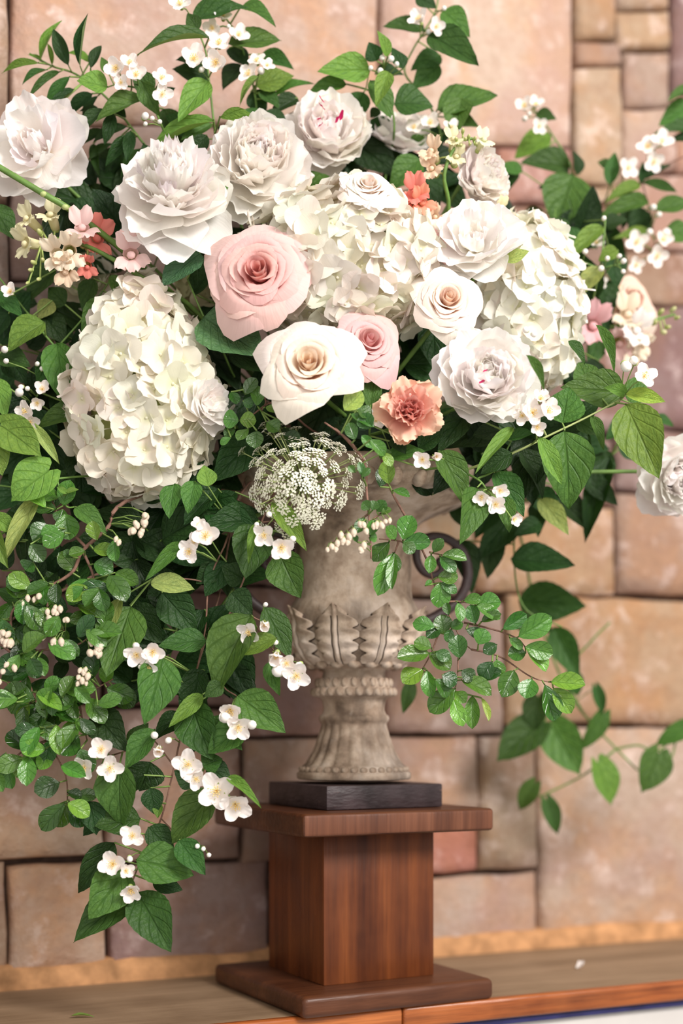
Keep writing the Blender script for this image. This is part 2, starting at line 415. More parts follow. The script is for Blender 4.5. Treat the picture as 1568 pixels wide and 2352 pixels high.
def zz(py): return CAMZ+(HOR-py)/2000.0
UZ = .2396
urn = thing('stone_urn', 'weathered grey-beige classical urn with acanthus leaf bowl holding the flowers', 'urn', (AXU.x, AXU.y, UZ))
PROF = [(1789, .000), (1789, .0640), (1786, .0655), (1776, .0655), (1772, .0640), (1771, .0605), (1760, .0600), (1756, .0570), (1745, .0535), (1730, .0490), (1715, .0455), (1700, .0430), (1680, .0395), (1664, .0375), (1660, .0378),
        (1657, .0395), (1650, .0405), (1644, .0395), (1641, .0370), (1632, .0350), (1622, .0352), (1610, .0365), (1603, .0390), (1600, .0455), (1594, .0475), (1586, .0470), (1582, .0440), (1578, .0425), (1570, .0430), (1562, .0400), (1556, .0365), (1545, .0355), (1538, .0370),
        (1536, .0470), (1530, .0540), (1520, .0610), (1505, .0670), (1485, .0720), (1460, .0752), (1435, .0762), (1412, .0752), (1395, .0725), (1382, .0688), (1376, .0670), (1360, .0662), (1330, .0660), (1290, .0662), (1250, .0670), (1225, .0690), (1208, .0735), (1196, .0810), (1184, .0930), (1172, .1080), (1160, .1230), (1146, .1350), (1132, .1420), (1118, .1465), (1104, .1480), (1096, .1465), (1092, .1420), (1092, .1340), (1110, .1270), (1150, .1050), (1180, .075), (1250, .055), (1260, .0)]
def lathe(prof, seg, mod=None):
    r = np.zeros((len(prof), seg, 3))
    for i, (py, rad) in enumerate(prof):
        z = zz(py)-UZ
        for j in range(seg):
            a = 2*math.pi*j/seg; q = rad*(mod(py, a) if mod else 1)
            r[i, j] = (q*math.cos(a), q*math.sin(a), z)
    return r
def flute(py, a):
    if 1664 < py < 1760: return 1-.055*(.5-.5*math.cos(a*20))**2*min(1, (py-1664)/14)
    return 1
ix = [i for i, p in enumerate(PROF) if p[0] == 1664][0]; iy = [i for i, p in enumerate(PROF) if p[0] == 1538][0]
for nm, a, b in (('foot', 0, ix+1), ('neck', ix, iy+1), ('bowl', iy, len(PROF))):
    mb = MB()
    pr = PROF[a:b]
    if nm == 'foot':      # denser rows through the flutes
        pr2 = []
        for p, q in zip(pr, pr[1:]):
            pr2.append(p)
            if 1664 < p[0] < 1762 and abs(p[0]-q[0]) > 6: pr2.append(((p[0]+q[0])/2, (p[1]+q[1])/2-.0003))
        pr = pr2+[pr[-1]]
    mb.grid(lathe(pr, 160 if nm == 'foot' else 72, flute), wrap=True)
    link(nm, mb.build(nm, M_URN), urn)
def ring(name, n, py, rad, r3, off=0, tilt=0):
    mb = MB(); mb.ball((0, 0, 0), r3, None, 6, 8); me = mb.build(name, M_URN)
    for k in range(n):
        a = 2*math.pi*(k+off)/n
        link(name, me, urn, Matrix.Rotation(a, 4, 'Z') @ Matrix.Translation((rad, 0, zz(py)-UZ)) @ Matrix.Rotation(tilt, 4, 'Y'))
ring('bead', 26, 1590, .0462, (.0040, .0051, .0052))
ring('drop', 24, 1569, .0420, (.0034, .0040, .0058))
ring('scallop', 36, 1766, .0600, (.0036, .0046, .0034))
ring('lump', 18, 1531, .0565, (.0056, .0085, .0040), .5, -.5)
ring('egg', 30, 1140, .1375, (.0075, .0085, .0110), 0, .7)
# acanthus leaves in relief on the bowl
bp = sorted([(zz(p)-UZ, r) for p, r in PROF if 1380 <= p <= 1536])
bz = [p[0] for p in bp]; br = [p[1] for p in bp]
def acanthus():
    us_ = [-1, -.93, -.86, -.74, -.62, -.5, -.38, -.27, -.17, -.115, -.07, 0, .07, .115, .17, .27, .38, .5, .62, .74, .86, .93, 1]
    mb = MB(); nt_, nu = 44, len(us_); G = np.zeros((nt_, nu, 3))
    z0, z1 = zz(1530)-UZ, zz(1398)-UZ
    for i in range(nt_):
        t = i/(nt_-1)
        lp = (t*4.3+.15) % 1; lob = 1-.36*(1-math.sin(math.pi*min(1, lp*1.02)))**1.6
        hw = .0285*(.62+.38*math.sin(min(1, t/.62)*math.pi/2))*(math.sqrt(max(0, 1-((t-.62)/.38)**2)) if t > .62 else 1)*lob+.0004
        for j, u in enumerate(us_):
            x = u*(hw if abs(u) > .2 else min(.0262, hw*1.6)*.9); z = z0+(z1-z0)*t-.009*abs(u)**1.5*t
            r = float(np.interp(z, bz, br))
            rib = math.exp(-(u/.06)**2)*.0022
            vein = .0026*math.cos((t*4.3+.15-abs(u)*.55)*2*math.pi)*min(1, abs(u)*2.2)
            lift = .0058*(1-abs(u)**5)+rib-vein*.9+.0095*max(0, (t-.74)/.26)**1.4*(1-u*u)-.0016*math.exp(-((abs(u)-.13)/.04)**2)
            if abs(u) > .99: lift = -.002
            a = x/max(r, .02); G[i, j] = ((r+lift)*math.cos(a), (r+lift)*math.sin(a), z)
    mb.grid(G)
    for q in range(len(mb.f)):                      # darker colour along the outline and beside the rib
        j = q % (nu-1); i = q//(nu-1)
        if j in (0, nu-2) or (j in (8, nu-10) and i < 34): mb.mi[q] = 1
    return mb.build('acanthus_leaf', [M_URN, M_DARKLINE])
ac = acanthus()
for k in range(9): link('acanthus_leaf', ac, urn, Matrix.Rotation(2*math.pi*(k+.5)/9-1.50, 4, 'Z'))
mbn = MB(); mbn.grid(np.array([[[.0755*math.cos(a)+dx*0, .0755*math.sin(a), z]for a in np.linspace(-.05, .05, 3)] for z, dx in ((zz(1500)-UZ, 0), (zz(1470)-UZ, 0), (zz(1440)-UZ, 0))]))
# dark scroll handles
def handle(side):
    mb = MB(); pts = []
    for (x, z) in ((.068, 1452), (.078, 1432), (.098, 1412), (.118, 1385), (.132, 1345), (.135, 1300), (.128, 1260), (.110, 1232), (.090, 1228), (.076, 1248), (.074, 1280), (.081, 1308), (.094, 1318), (.104, 1304), (.102, 1286)):
        pts.append(Vector((side*x, 0, zz(z)-UZ)))
    mb.tube(smooth_path(pts, 4), .0068, .0042, 8)
    mb.ball(tuple(pts[-1]), (.006, .006, .006))
    return mb.build('handle', M_IRON)
for s in (1, -1): link('handle', handle(s), urn, Matrix.Rotation(.18, 4, 'Z'))
mb = MB(); mb.ball((0, 0, 0), (.118, .118, .052), None, 10, 20)
foam = link('floral_foam', mb.build('floral_foam', M_FOAM), None, Matrix.Translation((AXU.x, AXU.y, zz(1085)))); tag(foam, 'dark soaked floral foam mound in the mouth of the urn under the stems', 'foam')
MOUTH = Vector((AXU.x, AXU.y-.02, zz(1070)))
# ------------------------------------------------------------------ leaf meshes (unit length along +Y, unit width, upper side +Z)
def leaf_shape(kind, t):
    if kind == 'ovate':
        f = math.sin(math.pi*min(1, t**.72))**.95
        return max(.0, f*(1-.12*t)) if t < .86 else max(0, ((1-t)/.14)**1.15*.40*(1-.12*t))
    if kind == 'obovate': return max(0, math.sin(math.pi*t**1.12))**.62*(.86+.2*t)
    if kind == 'lance': return max(0, math.sin(math.pi*t**.85))**.9
    if kind == 'heart': return max(0, (1-t)**.85*(.36+1.9*t-1.1*t*t)) if t < .9 else (1-t)**.85*1.06*(.75)
    if kind == 'tooth': return max(0, math.sin(math.pi*t**.66))**.72*(1-.1*t)
def leaf_mesh(kind, seed, mat, fold, droop, twist, wave=.02):
    rr = random.Random(seed); nt_, nu = (19, 9) if kind in ('ovate', 'tooth') else (13, 7)
    G = np.zeros((nt_, nu, 3)); UV = np.zeros((nt_, nu, 2)); ph = rr.uniform(0, 6)
    mx = max(leaf_shape(kind, i/60) for i in range(61))
    for i in range(nt_):
        t = i/(nt_-1); hw = leaf_shape(kind, t)/mx*.5
        saw = ((t*9) % 1) if kind == 'ovate' else ((t*13) % 1)
        for j in range(nu):
            u = -1+2*j/(nu-1); x = u*hw
            y = t
            if kind == 'heart': y = t-.56*(1-t)**3*(abs(u)*(1.04-abs(u)))-.06*abs(u)*(1-t)**2
            if kind == 'tooth' and abs(u) > .99: x *= 1+.08*(saw-.5)
            if kind == 'ovate' and abs(u) > .99 and .2 < t < .9: x *= 1+.05*(saw-.5)
            z = fold*abs(x)-droop*(t-.35)**2*(1 if t > .35 else .3)+wave*math.sin(t*9+ph+u*2)*abs(u)+twist*(t-.3)*x-.12*fold*0
            if kind in ('ovate', 'tooth'): z += .010*math.cos((t-.5*abs(u))*2*math.pi*5.5)*abs(u)*(1-abs(u))*3
            G[i, j] = (x, y, z); UV[i, j] = (.5+.5*u, t)
    G[0, :, 0] *= 1 if kind == 'heart' else .3
    mb = MB(); mb.grid(G, UV); return mb.build('leaf', mat)
LM = {}
for kind, mat, n in (('ovate', M_LEAF, 7), ('obovate', M_GLOSS, 6), ('lance', M_LEAF, 5), ('heart', M_LEAF, 4), ('tooth', M_TOOTH, 2)):
    LM[kind] = []
    for q in range(n):
        rr = random.Random(900+q*7+len(kind))
        LM[kind].append(leaf_mesh(kind, q, mat, rr.uniform(.10, .42), rr.uniform(-.05, .42), rr.uniform(-.35, .35), rr.uniform(.008, .022)))
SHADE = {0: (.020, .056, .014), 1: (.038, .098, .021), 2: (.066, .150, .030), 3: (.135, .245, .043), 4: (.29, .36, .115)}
def place_leaf(parent, inv, kind, B, T, wpx, d, shade, rr, tilt=None, name='leaf'):
    Y = T-B; L = Y.length; y = Y/L
    n = Vector((rr.uniform(-.42, .42), -1, rr.uniform(.05, .6)))
    if tilt is not None: n = Vector(tilt)
    z = (n-y*n.dot(y)).normalized(); x = y.cross(z)
    w = wpx/F*d
    M = Matrix((( x.x*w, y.x*L, z.x*L, B.x), (x.y*w, y.y*L, z.y*L, B.y), (x.z*w, y.z*L, z.z*L, B.z), (0, 0, 0, 1)))
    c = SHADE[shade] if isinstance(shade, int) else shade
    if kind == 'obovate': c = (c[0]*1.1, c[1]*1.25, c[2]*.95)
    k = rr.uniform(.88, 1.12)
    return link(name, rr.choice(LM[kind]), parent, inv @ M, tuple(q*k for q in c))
# ------------------------------------------------------------------ petals
def petal_grid(L, Wd, cup, cross, ruffle, notch, point, seed, nu=9, nt_=9, base=.12, rnd=.42, wide=.8, oval=False):
    """petal from the origin along +Y, inner face +Z; cup bends it up along its length"""
    rr = random.Random(seed); p1, p2, p3 = rr.uniform(0, 6), rr.uniform(0, 6), rr.uniform(0, 6)
    G = np.zeros((nt_, nu, 3)); UV = np.zeros((nt_, nu, 2))
    for j in range(nu):
        u = -1+2*j/(nu-1)
        reach = 1-(rnd*(1-math.sqrt(max(0, 1-u*u))) if oval else rnd*abs(u)**2.2)+point*max(0, 1-abs(u)*2.6)+notch*(.5*math.sin(u*7+p1)+.5*math.sin(u*13+p2))
        y = z = 0; pa = 0
        for i in range(nt_):
            t = i/(nt_-1)
            ds = L*reach/(nt_-1)*(1 if i else 0)
            ang = cup*(t-.15)+(-.9*max(0, t-.82)*(1 if cup > 0 else .3))
            y += ds*math.cos(ang); z += ds*math.sin(ang)
            hw = Wd/2*(base+(1-base)*math.sin(min(1, t/ wide)*math.pi/2)**.9*(1-.16*max(0, t-wide)/(1-wide+1e-6)))
            zz_ = z+cross*Wd*u*u*t+ruffle*L*t**2*(math.sin(u*5+p1)*.6+math.sin(u*10+p3+t*3)*.4)
            G[i, j] = (u*hw, y, zz_); UV[i, j] = (.5+.5*u, t)
    return G, UV
def petal_mesh(mat, **kw):
    mb = MB(); mb.grid(*petal_grid(**kw)); return mb.build('petal', mat)
def put_petal(root, me, az, openang, scale, off=(0, 0), color=(1, 1, 1), roll=0, name='petal'):
    """az around the flower axis (local Z); openang 0 = along the axis, 90 = flat"""
    M = Matrix.Rotation(az, 4, 'Z') @ Matrix.Translation((0, off[0], off[1])) @ Matrix.Rotation(math.pi/2-openang, 4, 'X') @ Matrix.Rotation(roll, 4, 'Y')
    sc = scale if isinstance(scale, (tuple, list)) else (scale,)*3
    return link(name, me, root, M @ Matrix.Diagonal((*sc, 1)), color)
def facing(px, py, d, fx, fz, roll=0):
    z = Vector((fx, -1, fz)).normalized(); up = Vector((0, 0, 1)) if abs(z.z) < .95 else Vector((0, 1, 0))
    x = up.cross(z).normalized(); y = z.cross(x)
    M = Matrix(((x.x, y.x, z.x, 0), (x.y, y.y, z.y, 0), (x.z, y.z, z.z, 0), (0, 0, 0, 1)))
    return Matrix.Translation(P(px, py, d)) @ M @ Matrix.Rotation(roll, 4, 'Z')
def flower_stem(root, r=.0028, via=None, mat=None, end=None, length=None):
    """stem from the back of the flower to the urn's mouth, a part of the flower"""
    inv = root.matrix_basis.inverted(); p0 = Vector((0, 0, -.004)); w0 = root.matrix_basis @ p0
    ax = (root.matrix_basis.to_3x3() @ Vector((0, 0, 1))).normalized()
    pts = [w0, w0-ax*.035] + ([Vector(v) for v in via] if via else []) + [end or MOUTH+Vector((RND.uniform(-.05, .05), RND.uniform(-.01, .05), RND.uniform(-.015, .02)))]
    mb = MB(); mb.tube([inv @ q for q in smooth_path(pts, 5)], r, r, 6)
    link('stem', mb.build('stem', mat or M_STEM), root)
WHITE = (.965, .915, .89); CREAM = (.83, .785, .68)

# peonies -------------------------------------------------------------------------------------
PG = [petal_mesh(M_PEONY, L=1, Wd=rr_w, cup=c, cross=x, ruffle=r_, notch=n_, point=0, seed=q, nu=17, nt_=13, base=.30, rnd=.36, wide=.72) for q, (rr_w, c, x, r_, n_) in enumerate(((1.12, .5, .16, .05, .04), (1.2, .8, .20, .055, .05), (1.0, .25, .10, .065, .055), (1.25, .6, .16, .07, .04)))]
PI = [petal_mesh(M_PEONY, L=1, Wd=w_, cup=c, cross=x, ruffle=r_, notch=n_, point=0, seed=20+q, nu=17, nt_=12, base=.35, rnd=.30, wide=.75) for q, (w_, c, x, r_, n_) in enumerate(((.9, .9, .22, .075, .06), (.72, 1.1, .18, .08, .07), (1.05, .7, .28, .09, .055), (.62, .8, .2, .09, .075)))]
PC = [petal_mesh(M_PEONY, L=1, Wd=w_, cup=c, cross=.2, ruffle=.07, notch=n_, point=0, seed=60+q, nu=13, nt_=11, base=.3, rnd=.34, wide=.8) for q, (w_, c, n_) in enumerate(((.58, .7, .07), (.52, .9, .08), (.66, .5, .06), (.54, .3, .08)))]
def peony(label, px, py, d, rpx, fx, fz, style='full', seed=1, color=WHITE, fleck=0, stem=True, roll=0, squash=1.0):
    rr = random.Random(seed); R = rpx/F*d
    M = facing(px, py, d, fx, fz, roll)
    root = thing('peony', label, 'peony', None, 'white peonies', M)
    if style == 'full':
        layers = [(9, 90, 1.0, PG, .06, -.12), (9, 74, .98, PG, .07, -.04), (10, 60, .90, PI, .08, .02), (11, 46, .80, PI, .08, .08), (11, 34, .74, PI, .07, .12), (12, 20, .68, PC, .06, .14), (9, 6, .62, PC, .03, .14)]
    elif style == 'bowl':
        layers = [(8, 88, 1.02, PG, .06, -.16), (9, 70, 1.0, PG, .08, -.10), (10, 54, .95, PG, .10, -.04), (10, 42, .80, PI, .08, .04), (10, 28, .62, PI, .07, .10), (8, 12, .52, PI, .04, .12)]
    elif style == 'loose':
        layers = [(7, 92, 1.05, PG, .06, -.06), (7, 74, 1.0, PG, .06, 0), (6, 56, .86, PI, .05, .02), (6, 34, .6, PI, .04, .04), (4, 12, .42, PI, .02, .04)]
    else:   # crown: a tall ball of inner petals over a skirt of guard petals
        layers = [(8, 102, 1.08, PG, .06, -.02), (7, 82, .98, PG, .06, .02), (14, 62, .86, PC, .08, .06), (16, 48, .90, PC, .08, .12), (15, 34, .94, PC, .07, .16), (12, 20, .94, PC, .05, .18), (8, 7, .92, PC, .03, .18)]
    for li, (n, op, ln, kinds, off, z) in enumerate(layers):
        a0 = rr.uniform(0, 6)
        for q in range(n):
            az = a0+2*math.pi*(q+rr.uniform(-.25, .25))/n
            c = tuple(min(.95, x*rr.uniform(.97, 1.03)) for x in color)
            s = R*ln*rr.uniform(.88, 1.08)
            put_petal(root, rr.choice(kinds), az, math.radians(op+rr.uniform(-13, 13)), (s*rr.uniform(.8, 1.12), s, s*rr.uniform(.8, 1.25)), (R*off, R*z), c, rr.uniform(-.2, .2))
    for q in range(fleck):
        a = rr.uniform(0, 6.28); r = R*rr.uniform(.18, .42)
        mb = MB(); mb.grid(*petal_grid(L=.24*R*rr.uniform(.6, 1.3), Wd=.10*R, cup=.8, cross=.1, ruffle=.05, notch=.1, point=0, seed=q, nu=5, nt_=4))
        link('crimson_fleck', mb.build('crimson_fleck', M_FLECK), root, Matrix.Translation((r*math.cos(a), r*math.sin(a), R*rr.uniform(.66, .80))) @ Matrix.Rotation(a, 4, 'Z') @ Matrix.Rotation(.7, 4, 'X'))
    if stem: flower_stem(root, .0022)
    return root
peony('loose white peony with wide floppy petals at the left edge of the bouquet', 92, 352, 1.50, 122, -.15, .15, 'loose', 3)
peony('white crown peony with a tall domed tuft above the tilted skirt of petals, upper left', 398, 468, 1.45, 135, .05, .55, 'crown', 5)
peony('large full white peony directly right of the domed crown peony, below the arching leaf', 588, 392, 1.50, 132, .1, .25, 'full', 8, (.965, .91, .88))
peony('white peony with crimson flecks in its centre at the top of the bouquet', 757, 322, 1.56, 106, .05, .3, 'bowl', 12, (.965, .91, .88), 7)
peony('soft white peony seen from the side behind the top roses', 908, 322, 1.62, 82, .25, .9, 'loose', 15, (.965, .91, .88))
peony('narrow white peony turned sideways beside the peach snapdragon', 1095, 415, 1.54, 80, .75, .15, 'full', 17, (.965, .91, .88))
peony('open white peony with yellowish heart above the right hydrangea', 1092, 568, 1.475, 108, -.15, .35, 'loose', 21)
peony('big bowl-shaped white peony with one red fleck in its heart, right of the carnation', 1116, 876, 1.435, 118, .05, .15, 'bowl', 24, WHITE, 2)
peony('white peony hanging at the right edge beyond the green leaves', 1545, 1095, 1.56, 95, .15, -.35, 'full', 29)
peony('small white peony tuft poking out right of the left hydrangea', 468, 930, 1.435, 62, 1.2, .1, 'loose', 33)
peony('half hidden white peony low between snapdragon and left hydrangea', 205, 655, 1.56, 75, -.1, .1, 'loose', 37, (.86, .83, .72))

# roses -------------------------------------------------------------------------------------
def rose_meshes(mat, seed, n=26, loose=0.0, point=.07, fall=.22):
    out = []; rr = random.Random(seed)
    for i in range(n):
        t = i/(n-1); nt_, nu = 10, 13
        rtop = .07+.93*t**.92; ztop = .80-.42*t**1.5; half = math.radians(118-58*t)
        curl = (.10+.30*t)*(1 if t > .18 else .25)*(1+loose*rr.uniform(-.3, .8)); pt = point*t+loose*.02
        p0 = (.03+.10*t, .0); p1 = (.06+.80*t**.8, .12+.28*(1-t)); p2 = (rtop, ztop)
        G = np.zeros((nt_, nu, 3)); UV = np.zeros((nt_, nu, 2)); ph = rr.uniform(0, 6); sp = rr.choice((1, 1, 1, -1))
        for j in range(nu):
            u = -1+2*j/(nu-1)
            reach = 1-fall*abs(u)**2.6+pt*max(0, 1-abs(u)*2.2)+.02*math.sin(u*6+ph)
            for k in range(nt_):
                s = k/(nt_-1)*reach
                b = lambda a0, a1, a2: (1-s)**2*a0+2*s*(1-s)*a1+s*s*a2
                r, z = b(p0[0], p1[0], p2[0]), b(p0[1], p1[1], p2[1])
                k2 = max(0, s-.72)/.28
                r += curl*.55*k2**2; z -= curl*.75*k2**2.2
                r *= 1+.10*u*sp*(1-.3*t)
                r += (.035+.05*loose)*t*math.sin(u*4+ph)*s*s
                z += .05*t*math.sin(u*5+ph*2)*s
                a = u*half*(.55+.45*math.sin(min(1, s/.7)*math.pi/2))
                G[k, j] = (r*math.cos(a), r*math.sin(a), z); UV[k, j] = (.5+.5*u, k/(nt_-1))
        mb = MB(); mb.grid(G, UV); out.append(mb.build('petal', mat))
    return out
RC = rose_meshes(M_ROSE, 4, 26, .1); RCP = rose_meshes(M_ROSE, 6, 26, .15, .13, .34); RP_ = rose_meshes(M_ROSEP, 9, 28, .5); RD = rose_meshes(M_ROSEP, 14, 22, .25)
def rose(label, px, py, d, rpx, fx, fz, meshes, tip, seed, squash=1, inner=None):
    rr = random.Random(seed); R = rpx/F*d/1.12
    root = thing('rose', label, 'rose', None, 'roses in the bouquet', facing(px, py, d, fx, fz, rr.uniform(0, 6)))
    n = len(meshes)
    for i, me in enumerate(meshes):
        t = i/(n-1); c = tuple(a*(1-t)+b*t for a, b in zip(inner or tip, tip)); c = tuple(x*rr.uniform(.97, 1.03) for x in c)
        az = i*2.3999+rr.uniform(-.15, .15)
        link('petal', me, root, Matrix.Rotation(az, 4, 'Z') @ Matrix.Diagonal((R, R, R*squash, 1)), c)
    mb = MB()
    for q in range(5):
        G, UV = petal_grid(L=.7*R, Wd=.2*R, cup=-.5, cross=.05, ruffle=.02, notch=0, point=.3, seed=q, nu=5, nt_=6, rnd=.9)
        G = G @ np.array((Matrix.Rotation(2*math.pi*q/5, 3, 'Z'))).T; mb.grid(G, UV)
    link('sepals', mb.build('sepals', M_CALYX), root, Matrix.Translation((0, 0, -.01*R)))
    flower_stem(root, .0026)
rose('large blush pink rose with ruffled outer petals and salmon heart', 602, 645, 1.425, 122, -.1, .12, RP_, (.84, .60, .57), 1, 1, (.82, .46, .42))
rose('creamy white rose with a tight spiral heart and pointed outer petals, front of the bouquet', 712, 852, 1.395, 112, -.05, .2, RCP, (.90, .80, .72), 2, .95, (.90, .77, .62))
rose('dusty pink rose tucked behind the cream spiral rose', 838, 802, 1.43, 88, .25, .25, RD, (.80, .55, .54), 3, 1.05, (.78, .46, .44))
rose('pale blush rose right of the middle hydrangea above the dark stems', 1022, 700, 1.445, 82, .15, .15, RC, (.90, .79, .72), 4, 1, (.90, .72, .60))
rose('pink rose half hidden behind the middle hydrangea and the open peony', 972, 566, 1.475, 62, .3, .5, RP_, (.86, .62, .60), 5, 1, (.84, .48, .44))
rose('white rose opening upward on top of the middle hydrangea', 842, 447, 1.43, 66, .15, .6, RC, (.91, .86, .80), 6, 1, (.90, .80, .72))
rose('blurred cream and pink rose behind the right snapdragon', 1432, 705, 1.70, 78, .5, .3, RC, (.84, .66, .54), 7, 1, (.84, .60, .50))

# hydrangeas -------------------------------------------------------------------------------------
def floret_mesh(seed):
    rr = random.Random(seed); mb = MB()
    for q in range(4):
        G, UV = petal_grid(L=.62, Wd=.66*rr.uniform(.9, 1.15), cup=rr.uniform(-.2, .7), cross=rr.uniform(-.05, .16), ruffle=.06, notch=.03, point=rr.uniform(0, .06), seed=seed*9+q, nu=7, nt_=6, base=.2, rnd=.35, wide=.7)
        Rm = (Matrix.Rotation(q*math.pi/2+rr.uniform(-.12, .12), 3, 'Z') @ Matrix.Rotation(rr.uniform(.05, .4), 3, 'X'))
        mb.grid(G @ np.array(Rm).T+np.array((0, 0, .012*q)), UV)
    mb.ball((0, 0, .03), (.05, .05, .05), None, 5, 6)
    mb.tube([(0, 0, 0), (.02, .01, -.5)], .02, .02, 4)
    return mb.build('floret', M_HYD)
FL = [floret_mesh(50+q) for q in range(6)]
def hydrangea(label, px, py, d, rx, rz, ry, fs, n, seed, shape=None, fx=0, fz=.15, tone=CREAM):
    rr = random.Random(seed); k = d/F
    root = thing('hydrangea', label, 'hydrangea', None, 'white hydrangea heads', facing(px, py, d, fx, fz))
    X, Y, Z = rx*k, rz*k, ry*k; ga = math.pi*(3-math.sqrt(5))
    for i in range(n):
        zc = 1-1.45*(i+.5)/n; r = math.sqrt(1-zc*zc); a = i*ga
        v = Vector((r*math.cos(a), r*math.sin(a), zc))
        s = 1+.18*noise.noise(v*2.2+Vector((seed, 0, 0)))
        q = Vector((v.x*X*s, v.y*Y*s, v.z*Z*s))
        if shape: q.x *= shape(v.y); q.z *= .6+.4*shape(v.y)
        nrm = Vector((v.x/X, v.y/Y, v.z/Z)).normalized()
        nrm = (nrm+Vector((rr.uniform(-.45, .45), rr.uniform(-.45, .45), rr.uniform(-.3, .3)))).normalized()
        Mr = nrm.to_track_quat('Z', 'Y').to_matrix().to_4x4()
        sc = fs*k*rr.uniform(.85, 1.15)
        c = tuple(min(.93, x*rr.uniform(.96, 1.04)) for x in tone)
        link('floret', rr.choice(FL), root, Matrix.Translation(q) @ Mr @ Matrix.Rotation(rr.uniform(0, 6), 4, 'Z') @ Matrix.Scale(sc, 4), c)
    mb = MB(); mb.ball((0, 0, 0), (X*.78, Y*.82, Z*.72), None, 10, 14); link('inner_stalks', mb.build('inner_stalks', M_STEMY), root)
    flower_stem(root, .0035)
hydrangea('large cone-shaped white hydrangea hanging at the left of the bouquet', 325, 890, 1.47, 158, 238, 118, 84, 120, 2, lambda v: 1.04 if v < -.15 else 1.04-.62*((v+.15)/1.15)**1.2, -.05, .1)
hydrangea('big round creamy hydrangea in the middle between the pink and blush roses', 788, 606, 1.475, 198, 164, 130, 84, 125, 4, None, .02, .2)
hydrangea('tall white hydrangea at the right side under the open peony', 1205, 700, 1.55, 112, 192, 110, 80, 100, 6, None, .25, .15, (.89, .86, .77))
hydrangea('small cream hydrangea piece deep between the crown peony and pink rose', 470, 655, 1.56, 45, 50, 30, 60, 14, 8, None, 0, .2, (.62, .60, .38))

# carnation -------------------------------------------------------------------------------------
def carn_mesh(seed):
    rr = random.Random(seed)
    G, UV = petal_grid(L=1, Wd=.95, cup=rr.uniform(.1, .6), cross=.1, ruffle=.13, notch=.035, point=0, seed=seed, nu=19, nt_=8, base=.1, rnd=.3, wide=.9)
    for j in range(19): G[-1, j, 1] += .014*(1 if j % 2 else -1)
    mb = MB(); mb.grid(G, UV); return mb.build('petal', M_CARN)
CM = [carn_mesh(70+q) for q in range(5)]
root = thing('carnation', 'peach carnation with frilly salmon centre below the roses', 'carnation', None, None, facing(938, 948, 1.41, .05, .1, .4))
rr = random.Random(3); R = 82/F*1.40
for n, op, ln, z, c in ((5, 86, 1.04, -.05, (.88, .62, .44)), (5, 70, 1.0, .0, (.88, .60, .44)), (6, 50, .82, .02, (.86, .52, .41)), (7, 32, .70, .04, (.84, .44, .37)), (6, 15, .62, .05, (.82, .40, .35)), (3, 4, .56, .05, (.80, .36, .33))):
    a0 = rr.uniform(0, 6)
    for q in range(n): put_petal(root, rr.choice(CM), a0+2*math.pi*(q+rr.uniform(-.25, .25))/n, math.radians(op+rr.uniform(-8, 8)), R*ln*rr.uniform(.9, 1.08), (R*.03, R*z), c, rr.uniform(-.3, .3))
flower_stem(root, .0022)
# ------------------------------------------------------------------ snapdragons
def snap_mesh(seed):
    mb = MB(); n = 10; rows = []
    for z, r in ((-.9, .12), (-.8, .22), (-.5, .24), (-.2, .26), (0, .30)):
        rows.append([[r*math.cos(2*math.pi*k/n), r*math.sin(2*math.pi*k/n), z] for k in range(n)])
    G = np.array(rows); u, v = np.meshgrid(np.linspace(.1, .6, len(rows)), np.linspace(0, 1, n), indexing='ij'); mb.grid(G, np.stack([v, u], -1), wrap=True)
    rr = random.Random(seed)
    for a, L_, w_, op in ((1.15, .75, .62, .5), (1.95, .75, .62, .5), (-1.57, .62, .60, .9), (-.75, .66, .55, .85), (-2.4, .66, .55, .85)):
        G, UV = petal_grid(L=L_, Wd=w_, cup=-.5, cross=-.05, ruffle=.14, notch=.06, point=0, seed=seed*5+int(a*9)+40, nu=9, nt_=7, base=.4)
        UV[..., 1] = .5+.5*UV[..., 1]
        Rm = Matrix.Rotation(a-math.pi/2, 3, 'Z') @ Matrix.Rotation(math.pi/2-op-rr.uniform(0, .2), 3, 'X')
        off = np.array((.22*math.cos(a), .22*math.sin(a), -.05)); mb.grid(G @ np.array(Rm).T+off, UV)
    k0 = len(mb.uv); mb.ball((0, -.1, .08), (.17, .15, .13), None, 6, 8); mb.uv[k0:] = [[.5, .62]]*(len(mb.uv)-k0)
    return mb.build('blossom', M_SNAP)
SM = [snap_mesh(q+3) for q in range(3)]
mb = MB(); mb.ball((0, 0, .45), (.30, .30, .55), None, 7, 8); mb.ball((0, 0, .06), (.26, .26, .2), None, 5, 8, 1); SB = mb.build('bud', [M_SNAP, M_CALYX])
